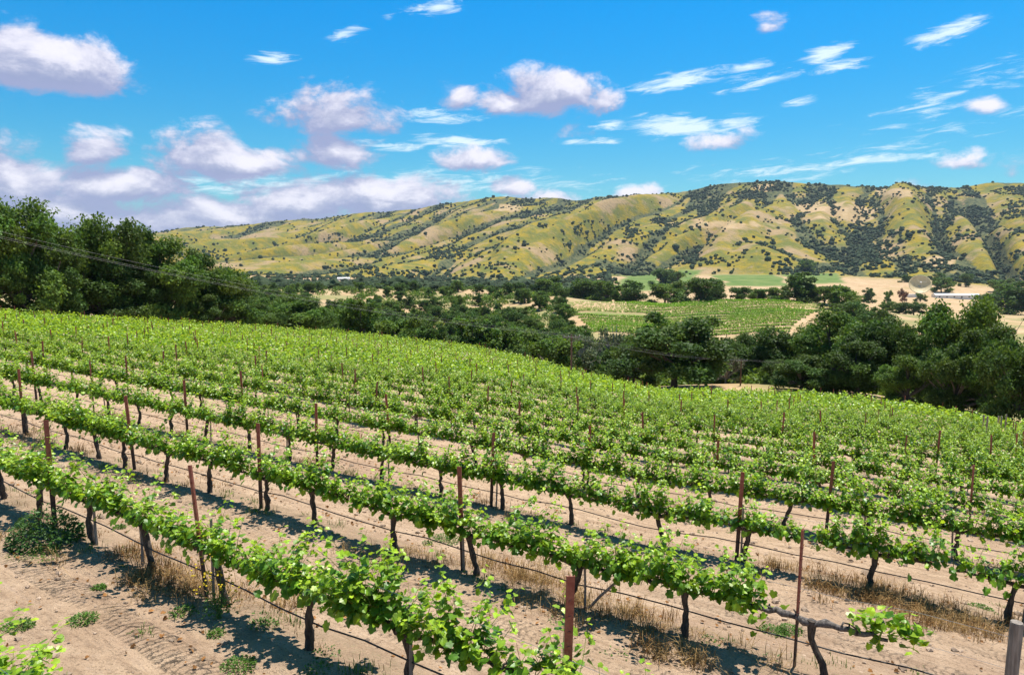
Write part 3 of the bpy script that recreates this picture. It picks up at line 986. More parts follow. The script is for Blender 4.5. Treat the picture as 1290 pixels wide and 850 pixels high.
rg = np.random.default_rng(99)
wm, sm = MB(), MB()
for k in range(0, 9):
    for r in np.arange(-6, 34, .22 if k < 5 else .35):
        patch = perlin(r / 1.6, k * 3.3, 90)
        u_off = rg.normal(0, .28)
        x, y = row_xy(k, r + rg.normal(0, .1)); x += u_off * UX; y += u_off * UY
        if y < 1.5: continue
        z = h1(x, y) + .05
        if patch > .08 and rg.random() < .7:
            blades(sm, x, y, z, int(34 * rg.uniform(.5, 1.3)), rg.uniform(.12, .34), .22, rg, (1, .95, .85) if rg.random() < .7 else (.72, .55, .42), .006, 1.1)
        if patch < -.02 and rg.random() < .55:
            if rg.random() < .5: broad_weed(wm, x, y, z - .03, int(rg.uniform(25, 90)), rg.uniform(.08, .24), rg.uniform(.05, .2), rg, (.8, .85, .9))
            else: blades(wm, x, y, z - .02, 40, rg.uniform(.08, .22), .18, rg, (.95, 1, .8), .005)
        if rg.random() < .4:
            blades(sm, x, y, z, 18, rg.uniform(.06, .16), .2, rg, (.95, .9, .8), .004)
# small green tufts out on the open soil
for i in range(210):
    u = rg.uniform(2.2, 30); r = rg.uniform(-4, 34)
    x, y = u * UX + r * RX, u * UY + r * RY
    if y < 2: continue
    z = h1(x, y)
    if rg.random() < .6: broad_weed(wm, x, y, z, int(rg.uniform(20, 70)), rg.uniform(.06, .2), .05, rg, (.9, .95, .8))
    else: blades(wm, x, y, z, 36, rg.uniform(.05, .13), .14, rg, (1.1, 1.1, .8), .005, 1.2)
# tufts seen clearly in the front strip
def at_px(px, py):
    sx, sz = slope_ray(px, py)
    Yd = 3.0
    for _ in range(80):
        e = CAMZ + sz * Yd - h1(sx * Yd, Yd)
        Yd += e * .6 / max(.15, abs(sz) - .02) * .3
    return sx * Yd, Yd


for (px_, py_, rad, h) in ((22, 790, .16, .06), (104, 781, .16, .05), (272, 802, .1, .1), (124, 741, .08, .05), (300, 840, .18, .08), (330, 795, .2, .16), (975, 797, .2, .06),
                           (995, 795, .16, .08), (400, 850, .2, .1), (230, 775, .16, .12), (410, 680, .3, .05), (560, 680, .28, .05), (150, 665, .1, .05), (1105, 700, .1, .05), (1235, 768, .2, .06)):
    x, y = at_px(px_, py_)
    broad_weed(wm, x, y, h1(x, y), int(380 * rad / .16), rad, h, rg, (1, 1.05, .8), (.02, .045))
    blades(wm, x, y, h1(x, y), 40, h * 1.6, rad * .8, rg, (1, 1.05, .8), .004, 1.0)
for (px_, py_, n_, rad) in ((665, 735, 26, .5), (640, 720, 16, .5), (700, 760, 16, .5), (790, 785, 26, .4), (990, 720, 14, .4), (1085, 748, 34, .5), (1130, 762, 30, .5), (1170, 780, 20, .5), (1215, 790, 20, .5), (520, 705, 16, .4), (215, 745, 24, .4), (195, 735, 20, .4), (160, 705, 14, .4), (330, 760, 12, .4), (875, 830, 16, .4)):
    x0, y0 = at_px(px_, py_)
    for q in range(n_):
        x, y = x0 + rg.normal(0, rad), y0 + rg.normal(0, rad * .5)
        blades(sm, x, y, h1(x, y) + .02, 34, rg.uniform(.14, .36), .2, rg, (1, .93, .8) if rg.random() < .7 else (.7, .52, .36), .004, rg.uniform(.8, 2.2))
tag(link('weeds', wm.mesh('weeds', [M_WEED])), 'low green weeds scattered over the bare soil and along the rows', 'weeds', kind='stuff')
tag(link('dry_grass', sm.mesh('dry_grass', [M_STRAW])), 'dry straw coloured grass standing under the vine rows', 'grass', kind='stuff')

mb = MB()
for i in range(9000):
    u = rg.uniform(1.2, 24) if i % 3 else ROW_U[rg.integers(0, 6)] + rg.normal(0, .45); r = rg.uniform(-5, 26)
    x, y = u * UX + r * RX, u * UY + r * RY
    if y < 1.5: continue
    V, Fc = ICO0; s = rg.gamma(1.6, .009) + .006
    Vd = V * s * rg.uniform(.6, 1.3, (len(V), 1)) * [1.2, 1, .7] + [x, y, h1(x, y) + s * .3]
    mb.add(Vd, Fc, 0, np.array([1, 1, 1.]) * rg.uniform(.6, 1.25))
tag(link('soil_clods', mb.mesh('soil_clods', [M_CLOD])), 'small clods and stones lying on the tilled soil', 'clods', kind='stuff')
# fallen leaf litter
mb = MB(); n = 5200
uu = np.array([ROW_U[rg.integers(0, 5)] for _ in range(n)]) + rg.normal(0, .7, n); rr = rg.uniform(-5, 24, n)
xs, ys = uu * UX + rr * RX, uu * UY + rr * RY
zs = HEIGHT(xs, ys) + .03
place_leaves(mb, np.column_stack([xs, ys, zs]), rg.normal(0, 1, (n, 3)) * [1, 1, .2], rg.normal(0, .4, (n, 3)) + [0, 0, 1], rg.uniform(.025, .06, n),
             np.array([[1.0, .68, .48]]) * rg.uniform(.3, 1.1, (n, 1)), 0, rng=rg)
tag(link('leaf_litter', mb.mesh('leaf_litter', [M_STRAW])), 'brown curled dead leaves littering the soil below the vines', 'leaves', kind='stuff')

# dark weed clump at the foot of the vine, and the yellow wildflower
x, y = at_px(58, 685)
root = empty('weed_clump', (x, y, h1(x, y)))
mb = MB(); broad_weed(mb, 0, 0, 0, 1500, .5, .62, rg, (.55, .68, .75), (.04, .09)); link('leafy_mound', mb.mesh('weed_mound', [M_WEED]), root)
mb = MB(); broad_weed(mb, .1, -.5, 0, 700, .42, .12, rg, (1, 1.15, .8), (.02, .05)); blades(mb, .1, -.5, 0, 200, .15, .35, rg, (1, 1.1, .8), .004)
link('grassy_skirt', mb.mesh('weed_skirt', [M_WEED]), root)
tag(root, 'big dark green weed clump at the foot of a vine beside the tyre track', 'weed')
x, y = at_px(276, 785)
root = empty('wildflower', (x, y, h1(x, y)))
mb, m2 = MB(), MB()
for i in range(16):
    a = rg.uniform(0, 6.28); l = rg.uniform(.05, .3); hh = rg.uniform(.45, .85)
    tube(mb, [(0, 0, 0), (l * .4 * math.cos(a), l * .4 * math.sin(a), hh * .6), (l * math.cos(a), l * math.sin(a), hh)], .003, 4, 0, cap=False)
    for q in range(5):
        c = np.array([l * math.cos(a), l * math.sin(a), hh]) + rg.normal(0, .035, 3)
        V, Fc = ICO0; m2.add(V * .014 * [1, 1, .6] + c, Fc)
    broad_weed(mb, l * .5 * math.cos(a), l * .5 * math.sin(a), hh * .2, 12, .1, hh * .5, rg, (.8, .9, .8), (.03, .06))
link('stem', mb.mesh('flower_stem', [M_WEED]), root); link('blossom', m2.mesh('flower_blossom', [M_FLOWER]), root)
tag(root, 'yellow flowering weed growing against the first row vine', 'wildflower')


# ------------------------------------------------------------------ oaks
def make_oak(seed, quads=9000, qs=.28, flat=1.0, nlobes=26, skirt=.1, sparse=False, leafmat=None, barkmat=None):
    """unit oak: height 1, crown radius about .5; quad size qs is for a 12 m tree"""
    rng = np.random.default_rng(seed)
    tb, cb = MB(), MB()
    lobes = []
    while len(lobes) < nlobes:
        v = rng.normal(0, 1, 3); v /= np.linalg.norm(v)
        q = rng.random() ** .45
        c = np.array([v[0] * .40 * q, v[1] * .40 * q, .56 + v[2] * .36 * q * flat])
        if c[2] < skirt + .08: continue
        rad = rng.uniform(.10, .19) * (1.05 - .3 * q)
        if c[2] + rad > 1.0: c[2] = 1.0 - rad * .9
        lobes.append((c, rad * rng.uniform(.8, 1.1)))
    # low lobes so that the crown skirts the ground unevenly
    for i in range(int(nlobes * .25)):
        a = rng.uniform(0, 6.28); q = rng.uniform(.2, .42)
        lobes.append((np.array([q * math.cos(a), q * math.sin(a), skirt + rng.uniform(.06, .2)]), rng.uniform(.09, .15)))
    fork = np.array([rng.normal(0, .02), rng.normal(0, .02), .2])
    tube(tb, [(0, 0, -.04), (fork[0] * .3, fork[1] * .3, .07), tuple(fork)], [.03, .023, .02], 9, 0, wob=.25, rng=rng)
    for i, (c, rad) in enumerate(lobes):
        if i % 2 and not sparse: continue
        m = fork * .5 + c * .5 + rng.normal(0, .03, 3)
        tube(tb, [fork, m, c], [.017, .011, .004], 5, 0, wob=.2, rng=rng, cap=False)
        if sparse:
            for _ in range(3):
                e = c + rng.normal(0, rad, 3); tube(tb, [m, (m + e) / 2 + rng.normal(0, .02, 3), e], [.007, .005, .002], 4, 0, cap=False)
    w = np.array([l[1] ** 2 for l in lobes]); w /= w.sum()
    idx = rng.choice(len(lobes), quads, p=w)
    C = np.array([l[0] for l in lobes])[idx]; Rd = np.array([l[1] for l in lobes])[idx]
    d = rng.normal(0, 1, (quads, 3)); d[:, 2] = d[:, 2] * .9 + .25; d /= np.linalg.norm(d, axis=1, keepdims=True)
    sub = perlin(d[:, 0] * 2.2 + idx * 3.7, d[:, 1] * 2.2 + d[:, 2] * 1.7, seed % 50)
    rad = Rd * (rng.random(quads) ** .45) * (1 + .9 * sub)
    pos = C + d * rad[:, None] * [1, 1, .85]
    keep = pos[:, 2] > .02
    tone = np.random.default_rng(seed + 5).uniform(.75, 1.3, len(lobes))[idx]
    hue = np.random.default_rng(seed + 6).uniform(-.12, .14, len(lobes))[idx]
    col = np.column_stack([tone * (1 + hue), tone, tone * (1 - hue * .5)]) * rng.uniform(.75, 1.25, (quads, 1))
    nr = d * .8 + rng.normal(0, .5, (quads, 3)) + [0, 0, .5]
    fw = rng.normal(0, 1, (quads, 3))
    sz = qs / 12 * rng.uniform(.6, 1.35, quads)
    pos, fw, nr, sz, col = pos[keep], fw[keep], nr[keep], sz[keep], col[keep]
    kz = 1.0 / np.percentile(pos[:, 2], 99.6); kr = .5 / np.percentile(np.hypot(pos[:, 0], pos[:, 1]), 97)
    pos = pos * [kr, kr, kz]; tb.V = [v_ * [kr, kr, kz] for v_ in tb.V]
    place_leaves(cb, pos, fw, nr, sz, col, 0, np.array([(0, 0, 0), (.42, .3, .1), (.12, 1, -.05), (-.45, .6, .1)]), np.array([(0, 1, 2), (0, 2, 3)]), rng=rng)
    return tb.mesh('oak_trunk', [barkmat or M_OAKBARK]), cb.mesh('oak_crown', [leafmat or M_OAK])


BIG = [make_oak(500 + i, 26000, .34, nlobes=[34, 30, 38, 32, 28][i], skirt=[.02, .03, .02, .04, .02][i], leafmat=M_OAKB if i in (1, 4) else M_OAK) for i in range(5)]
OPEN = [make_oak(530 + i, 15000, .34, nlobes=24, skirt=.16) for i in range(2)]
CREST = make_oak(535, 27000, .34, nlobes=36, skirt=.11)
MID = [make_oak(560 + i, 7000, .60, nlobes=[20, 24, 18, 26, 22][i], skirt=.02, leafmat=M_OAKB if i in (2, 3) else M_OAK) for i in range(5)]
SPARSE = [make_oak(590 + i, 3200, .40, nlobes=18, skirt=.1, sparse=True, leafmat=M_GREYOAK, barkmat=M_PALEBARK) for i in range(2)]

oaks_n = 0


def oak(x, y, h, w, meshes, label, group, name='oak_tree', rot=None, sink=.0):
    """w = crown width in metres"""
    global oaks_n
    oaks_n += 1
    root = empty(name, (x, y, h1(x, y) - sink), RNG.uniform(0, 6.28) if rot is None else rot, (w, w, h))
    link('trunk', meshes[0], root); link('crown', meshes[1], root)
    return tag(root, label, 'tree', group)


def oak_px(px, top, Yd, wpx, meshes, label, group=None, name='oak_tree', rot=None):
    sx, sz = slope_ray(px, top)
    x = sx * Yd; z0 = h1(x, Yd)
    wm_ = wpx / F * Yd * 1.12
    h = max(CAMZ + sz * Yd - z0, .62 * wm_)
    return oak(x, Yd, h, wm_, meshes, label, group, name, rot)


gl = 'oaks lining the upper edge of the vineyard'
for (px, top, Yd, w, mi, lab) in (
        (-95, 262, 88, 130, 0, 'tall dark oak standing just past the frame edge above the upper vines'),
        (6, 255, 94, 112, 1, 'tallest dark oak of the tree line, first from its left end'),
        (52, 292, 97, 84, 3, 'shorter rounded oak in the gap beside the tallest oak'),
        (95, 277, 106, 92, 1, 'oak with a knobbly open top in the middle of the dark tree line'),
        (150, 284, 112, 96, 0, 'broad oak with a flat pale top in the dark tree line'),
        (205, 303, 114, 90, 4, 'bright yellow-green oak near the lower end of the dark tree line'),
        (238, 318, 121, 58, 2, 'narrow dark oak at the lower end of the tree line'),
        (275, 336, 124, 82, 1, 'airy rounded oak standing apart past the lower end of the tree line'),
        (25, 318, 92, 70, 4, 'low dark oak in front of the tallest oak'),
        (118, 330, 106, 86, 2, 'low spreading oak under the middle of the tree line'),
        (178, 340, 112, 70, 0, 'low bushy oak below the flat topped oak'),
        (262, 372, 120, 56, 3, 'dark bushy oak at the foot of the airy oak'),
        (330, 384, 130, 52, 2, 'small grey-green oak beyond the upper corner of the vines'),
        (383, 383, 138, 74, 4, 'wide low oak with rounded top just over the vineyard brow'),
        (352, 372, 160, 60, 1, 'bushy oak behind the wide low oak on the brow')):
    oak_px(px, top, Yd, w, BIG[mi], lab, gl)

gr = 'oaks along the lower edge of the vineyard'
for (px, top, Yd, w, ms, lab) in (
        (852, 400, 116, 132, CREST, 'large round oak with visible trunk at the lower field edge'),
        (797, 425, 128, 60, BIG[3], 'dense dark oak tucked beside the large round oak'),
        (925, 420, 142, 64, BIG[0], 'dark oak between the large round oak and the second utility pole'),
        (968, 414, 132, 80, BIG[2], 'thick oak just past the second utility pole'),
        (1024, 412, 125, 70, BIG[1], 'bright topped oak at the foot of the small hill vineyard'),
        (1058, 394, 112, 104, BIG[4], 'broad bright green oak in the middle of the lower tree belt'),
        (1010, 448, 106, 66, BIG[3], 'low rounded oak in front of the bright topped oak'),
        (1085, 425, 100, 84, OPEN[1], 'greyish oak with thin branches in the lower tree belt'),
        (1128, 403, 104, 96, BIG[2], 'wide dark oak with a level top in the lower tree belt'),
        (1172, 416, 92, 80, BIG[0], 'dark dense oak before the dish antenna'),
        (1222, 380, 90, 100, BIG[1], 'tallest oak of the lower tree belt with a ragged top'),
        (1248, 415, 78, 84, BIG[3], 'shaded oak right behind the field end posts'),
        (1302, 398, 68, 90, BIG[2], 'nearly black oak cut off by the frame beside the field end posts'),
        (1145, 450, 86, 70, BIG[4], 'low bushy oak touching the vineyard edge'),
        (1205, 440, 80, 76, BIG[0], 'dark low oak under the ragged topped oak'),
        (1375, 400, 64, 110, BIG[1], 'dark oak just past the frame edge beyond the field end posts'),
        (985, 462, 118, 44, BIG[2], 'small dark oak bush beside the second utility pole'),
        (1040, 468, 100, 50, MID[1], 'small green oak bush in front of the broad bright oak'),
        (905, 462, 140, 34, MID[0], 'slender young oak in the clearing')):
    oak_px(px, top, Yd, w, ms, lab, gr)
for (px, top, Yd, w, mi, lab) in ((738, 424, 150, 60, 0, 'pale grey half bare tree right behind the first utility pole'), (705, 432, 158, 54, 1, 'pale thin leaved tree left of the first utility pole'),
                                  (778, 415, 165, 56, 1, 'thin yellowish tree with pale limbs above the field brow'), (915, 448, 128, 40, 0, 'bare limbed pale tree by the clearing'),
                                  (1250, 405, 120, 50, 1, 'pale leaved tree showing between the ragged oak and the frame edge'), (310, 388, 140, 30, 0, 'bare grey shrub tree near the wide low oak')):
    oak_px(px, top, Yd, w, SPARSE[mi], lab, None, 'sparse_tree')

# valley wood, in bands that climb the slope
gw = 'oaks of the valley wood'
bands = [(152, 445, 805, 14), (180, 425, 800, 18), (212, 300, 800, 26), (250, 300, 760, 27), (292, 300, 735, 28), (345, 300, 712, 28), (405, 295, 705, 28), (475, 285, 712, 27), (560, 275, 780, 32)]
for bi, (Yb, pa, pb, n) in enumerate(bands):
    pxs = np.sort(np.linspace(pa, pb, n) + RNG.normal(0, (pb - pa) / n * .3, n))
    cnt = 0
    for px in pxs:
        Yd = Yb * (1 + RNG.uniform(-.07, .07))
        sx = slope_ray(px, YH)[0]; x = sx * Yd
        gpx, gpy, _ = project(x, Yd, h1(x, Yd))
        if bi > 3 and 395 < px < 450 and 372 < gpy < 393: continue        # the bare bank
        if RNG.random() < .06: continue
        cnt += 1
        h = RNG.uniform(6, 10.5) if bi < 7 else RNG.uniform(7, 10)
        oak(x, Yd, h, h * RNG.uniform(.95, 1.35), MID[RNG.integers(0, 5)],
            f'dark oak in band {["one","two","three","four","five","six","seven","eight","nine"][bi]} of the valley wood counting uphill, {ordw(cnt)} from the left', gw)

# the brush and small trees between them, one thick mass
rgb = np.random.default_rng(64); mb = MB()
for i in range(3600):
    px = rgb.uniform(270, 1110) if i % 6 else rgb.uniform(800, 1250); Yd = math.exp(rgb.uniform(math.log(118 if px > 790 else 145), math.log(700)))
    if px > 700 and Yd > 300: continue
    if px > 770 and Yd < 140 and px < 945: continue
    sx = slope_ray(px, YH)[0]; x = sx * Yd; z = h1(x, Yd); gpx, gpy, _ = project(x, Yd, z)
    if 396 < px < 450 and 372 < gpy < 393: continue
    if fbm(np.array([x / 28]), np.array([Yd / 28]), 2, 66)[0] < -.42: continue
    R0 = rgb.uniform(1.2, 3.4) * (1 + .35 * (Yd > 350)); q = int(40 + 12 * R0)
    d = rgb.normal(0, 1, (q, 3)); d[:, 2] = np.abs(d[:, 2]); d /= np.linalg.norm(d, axis=1, keepdims=True)
    pos = np.array([x, Yd, z]) + d * R0 * rgb.uniform(.55, 1.1, (q, 1)) * [1.15, 1.15, .95]
    tn = np.array([1, 1, 1]) * rgb.uniform(.7, 1.3) * (np.array([1.5, 1.25, 1.3]) if rgb.random() < .15 else 1)
    place_leaves(mb, pos, rgb.normal(0, 1, (q, 3)), d + rgb.normal(0, .4, (q, 3)) + [0, 0, .3], rgb.uniform(.5, 1.0, q) * (R0 / 2.6 + .3), tn * rgb.uniform(.75, 1.25, (q, 1)), 0,
                 np.array([(0, 0, 0), (.45, .35, .1), (.1, 1, 0), (-.45, .5, .1)]), np.array([(0, 1, 2), (0, 2, 3)]), rng=rgb)
tag(link('valley_brush', mb.mesh('valley_brush', [M_OAKB])), 'thick green brush and scrub filling the valley wood between the oaks', 'brush', kind='stuff')

# knoll, flats and behind
gk = 'oaks around the small hill vineyard and the flats'
KN = [(883, 355, 445, 44, 1, 'lone round oak standing on the crest of the small hill vineyard'),
      (1005, 348, 440, 54, 0, 'spreading oak on the bare shoulder of the small hill'),
      (1040, 362, 430, 34, 2, 'bushy oak at the end of the bare shoulder'), (1055, 375, 400, 44, 3, 'round oak below the bare shoulder'), (1022, 360, 450, 28, 4, 'dark oak close behind the spreading oak'),
      (980, 362, 460, 30, 2, 'low oak left of the spreading oak on the small hill'), (958, 364, 470, 28, 3, 'small round oak on the back edge of the small hill'), (935, 362, 480, 30, 1, 'small oak between lone oak and spreading oak'),
      (1075, 380, 350, 40, 1, 'oak at the lower corner of the small hill vineyard'), (1100, 388, 320, 40, 4, 'oak below the bare flat, before the lower belt'),
      (800, 355, 520, 44, 0, 'big dark oak behind the left crest of the small hill'), (838, 360, 520, 40, 2, 'dark oak behind the middle crest of the small hill'), (765, 355, 540, 40, 3, 'dark oak at the back of the small hill near the wood'),
      (735, 352, 560, 40, 1, 'dark oak where the wood meets the small hill'), (858, 358, 560, 30, 4, 'oak just left of the lone crest oak'), (905, 352, 560, 34, 0, 'oak just right behind the lone crest oak'),
      (690, 352, 600, 36, 2, 'oak on the upper rim of the wood before the green field'),
      (1096, 363, 860, 18, 0, 'round oak alone on the bare flat left of the dish'), (1119, 366, 860, 10, 2, 'very small oak on the bare flat left of the dish'),
      (1118, 380, 640, 22, 3, 'dark oak on the lower bare flat'), (1134, 382, 620, 18, 1, 'thin oak on the lower bare flat'), (1152, 384, 610, 24, 4, 'rounded oak on the lower bare flat below the dish'),
      (1185, 346, 1250, 22, 0, 'oak clump on the slope right above the dish'), (1218, 345, 1230, 15, 1, 'round oak alone on the upper bare flat'), (1258, 356, 1150, 24, 2, 'low oak at the far end of the bare flat'),
      (1186, 364, 1120, 26, 3, 'dark oak behind the long white roofed building'), (1262, 366, 985, 16, 4, 'oak at the end of the long white roofed building'), (1246, 380, 800, 26, 1, 'wide oak group before the far end of the flat'),
      (1275, 372, 700, 60, 0, 'wide dark oak on the valley floor near the frame edge'), (1265, 360, 1100, 22, 2, 'oak near the mouth of the right ravine'), (1160, 372, 900, 14, 3, 'dark bush right at the foot of the dish'),
      (1140, 348, 1300, 14, 0, 'dark oak on the foot slope left above the dish'),
      (835, 351, 1150, 30, 1, 'dark oak clump between the green fields'), (850, 351, 1180, 24, 2, 'second dark oak clump between the green fields'), (1015, 336, 1650, 20, 3, 'oak clump on the upper green field')]
for (px, top, Yd, w, mi, lab) in KN:
    oak_px(px, top, Yd, w, MID[mi], lab, gk)
red = leaf_material('russet_leaf', (.22, .10, .05), (.2, .1, .04), .15)
oak_px(1138, 364, 880, 12, make_oak(640, 3000, .7, nlobes=14, leafmat=red), 'small russet brown tree beside the dish', None, 'russet_tree')
print('OAKS', oaks_n)

# far oaks: dots and thickets on the hills, too many to count
rg = np.random.default_rng(123)
mb = MB()
NC = 120000
px = rg.uniform(-40, 1330, NC); tq = rg.random(NC)
s = slope_ray(px, YH)[0]
KY, KZ = table(s)
th = rg.random(NC) ** .8 * 1.02 - .02
Yd = KY[:, 7] + th * (KY[:, 8] - KY[:, 7])
x = s * Yd; y = Yd
z, d = HEIGHT(x, y, True)
clump = fbm(x / 150, y / 150, 3, 81)
crest = sstep(.8, .98, th)
side = sstep(900, 1280, px) * .10
prob = .85 * d['gul'] ** 1.1 * sstep(-.35, .1, clump) + .004 + .30 * crest * sstep(-.15, .25, clump) + .16 * sstep(.28, .5, clump) + side * sstep(.0, .3, clump) + .35 * sstep(.06, -.02, th) * sstep(-.1, .2, clump)
rightr = sstep(1235, 1275, px) * .35
ppx, ppy, _ = project(x, y, z)
for (qx, qy, rx_, ry_) in ((1092, 318, 34, 26), (1010, 338, 34, 8), (735, 290, 14, 16), (798, 292, 12, 20), (832, 278, 14, 8), (560, 318, 50, 10), (430, 300, 60, 8), (500, 345, 60, 6), (1075, 290, 18, 12), (1130, 295, 40, 6), (880, 330, 30, 8), (240, 318, 50, 12)):
    q = np.hypot((ppx - qx) / rx_, (ppy - qy) / ry_) + .9 * fbm(x / 90, y / 90, 3, 84)
    prob = prob + .55 * sstep(1.1, .4, q)
keep = rg.random(NC) < (prob + rightr * sstep(-.3, .2, clump)) * .62
x, y, z, th = x[keep], y[keep], z[keep], th[keep]
# flats between wood and hills
n2 = 12000
px2 = rg.uniform(150, 775, n2); Y2 = rg.uniform(610, 1950, n2)
s2 = slope_ray(px2, YH)[0]; x2 = s2 * Y2; cl = fbm(x2 / 130, Y2 / 130, 3, 85)
k2 = rg.random(n2) < np.maximum(sstep(-.3, .2, cl) * (.35 + .5 * sstep(1500, 900, Y2)), sstep(1000, 850, Y2) * sstep(470, 520, px2))
x2, y2 = x2[k2], Y2[k2]; z2 = HEIGHT(x2, y2)
x = np.concatenate([x, x2]); y = np.concatenate([y, y2]); z = np.concatenate([z, z2])
print('FAR TREES', len(x))
V1, F1 = ICO1
n = len(x)
sz = rg.gamma(4.5, .56, n) + 1.0
defo = rg.uniform(.72, 1.25, (n, len(V1), 1))
V = V1[None] * defo * sz[:, None, None] * np.array([1.15, 1.15, .85]) + np.stack([x, y, z + sz * .62], -1)[:, None, :]
Fc = (F1[None] + (np.arange(n) * len(V1))[:, None, None]).reshape(-1, 3)
col = np.repeat(np.array([[1, 1, 1.]]) * rg.uniform(.6, 1.3, (n, 1)), len(F1), axis=0)
mb.add(V.reshape(-1, 3), Fc, 0, col)
tag(link('hillside_oaks', mb.mesh('hillside_oaks', [M_FAROAK])), 'dark oak thickets filling the ravines and dotting the golden hills', 'trees', kind='stuff')

# ------------------------------------------------------------------ small hill vineyard rows
rg = np.random.default_rng(31)
cnt = 0
for j in range(17):
    Y0 = 329 + j * 6.7
    pts = []
    for px in np.arange(716, 1046, 1.6):
        sx = slope_ray(px, YH)[0]
        Yd = Y0 + 10 * math.sin((px - 720) / 330 * 2.4) + .00010 * (px - 880) ** 2 - 4
        x = sx * Yd
        left = 716 + 30 * sstep(415, 330, Yd); right = 1044 - 45 * sstep(415, 330, Yd)
        if px < left or px > right or Yd > 440: continue
        if abs(Yd - (388 + .03 * x)) < 2.4: continue
        pts.append((x, Yd))
    if len(pts) < 8: continue
    cnt += 1
    mb = MB()
    pts = np.array(pts); z = HEIGHT(pts[:, 0], pts[:, 1])
    young = 1.0 * (sstep(815, 760, project(pts[:, 0], pts[:, 1], z)[0]) + sstep(985, 1030, project(pts[:, 0], pts[:, 1], z)[0])) * sstep(390, 410, pts[:, 1])
    q = 20
    for i in range(len(pts)):
        if rg.random() < .02 + .3 * young[i]: continue
        sc = 1 - .45 * young[i]
        pos = np.column_stack([pts[i, 0] + rg.uniform(-.4, .4, q), pts[i, 1] + rg.normal(0, .3 * sc, q), z[i] + .2 + rg.uniform(0, .8 * sc, q)])
        place_leaves(mb, pos, rg.normal(0, 1, (q, 3)), rg.normal(0, .5, (q, 3)) + [0, 0, .8], rg.uniform(.42, .7, q) * sc, np.array([[1.1, 1.2, .8]]) * rg.uniform(.75, 1.25, (q, 1)), 0,
                     np.array([(0, 0, 0), (.5, .4, .1), (0, 1, 0), (-.5, .4, .1)]), np.array([(0, 1, 2), (0, 2, 3)]), rng=rg)
    tag(link('vine_row', mb.mesh('hill_vine_row', [M_ROWLEAF])), f'green vine row on the small hill beyond the oaks, {ordw(cnt)} row counting uphill', 'vine row', 'vine rows on the small hill')

# ------------------------------------------------------------------ utility poles and cables
def utility_pole(px, Yd, top_py, label):
    sx, sz = slope_ray(px, top_py)
    x = sx * Yd; z0 = h1(x, Yd); h = CAMZ + sz * Yd - z0
    root = empty('utility_pole', (x, Yd, z0), R_(12))
    mb = MB(); tube(mb, [(0, 0, -.5), (.02, 0, h * .5), (0, 0, h)], [.13, .115, .10], 10, 0); link('pole', mb.mesh('pole_shaft', [M_POLEWOOD]), root)
    mb = MB(); box(mb, (0, -.14, h - .35), (2.2, .1, .12))
    for sgn in (-1, 1): tube(mb, [(sgn * .75, -.14, h - .42), (0, -.1, h - 1.05)], .025, 5, 0)
    ca = link('crossarm', mb.mesh('crossarm', [M_WOOD]), root)
    tips = []
    for xx in (-1.0, -.45, .45, 1.0):
        mb = MB(); tube(mb, [(xx, -.14, h - .29), (xx, -.14, h - .22), (xx, -.14, h - .17), (xx, -.14, h - .11)], [.02, .06, .035, .05], 8, 0)
        link('insulator', mb.mesh('insulator', [M_INSUL]), ca)
        tips.append((xx, -.14, h - .11))
    tag(root, label, 'utility pole', 'utility poles')
    c, s = math.cos(R_(12)), math.sin(R_(12))
    return [np.array([x + a * c - b * s, Yd + a * s + b * c, z0 + t]) for a, b, t in tips]


T0 = utility_pole(-330, 48, 212, 'brown utility pole beyond the frame edge at the upper vines')
T1 = utility_pole(720, 84, 421, 'slim brown utility pole with crossarm rising out of the vines')
T2 = utility_pole(934, 116, 452, 'utility pole with pale crossarm in front of the lower oaks')
T3 = utility_pole(1420, 130, 455, 'utility pole beyond the frame edge behind the lower oaks')
for span, (A, B, sag, nm) in enumerate(((T0, T1, 1.6, 'up to the first utility pole'), (T1, T2, .8, 'between the two utility poles'), (T2, T3, 1.4, 'from the second utility pole past the lower oaks'))):
    for w in (0, 1, 3):
        t = np.linspace(0, 1, 40)[:, None]
        pts = A[w] * (1 - t) + B[w] * t - np.array([0, 0, 1]) * (4 * sag * t * (1 - t))
        mb = MB(); tube(mb, pts, .007, 5, 0)
        tag(link('power_cable', mb.mesh('power_cable', [M_CABLE], True)), f'{["outer", "inner", "", "far"][w]} thin power cable {nm}', 'power cable', 'overhead power cables')

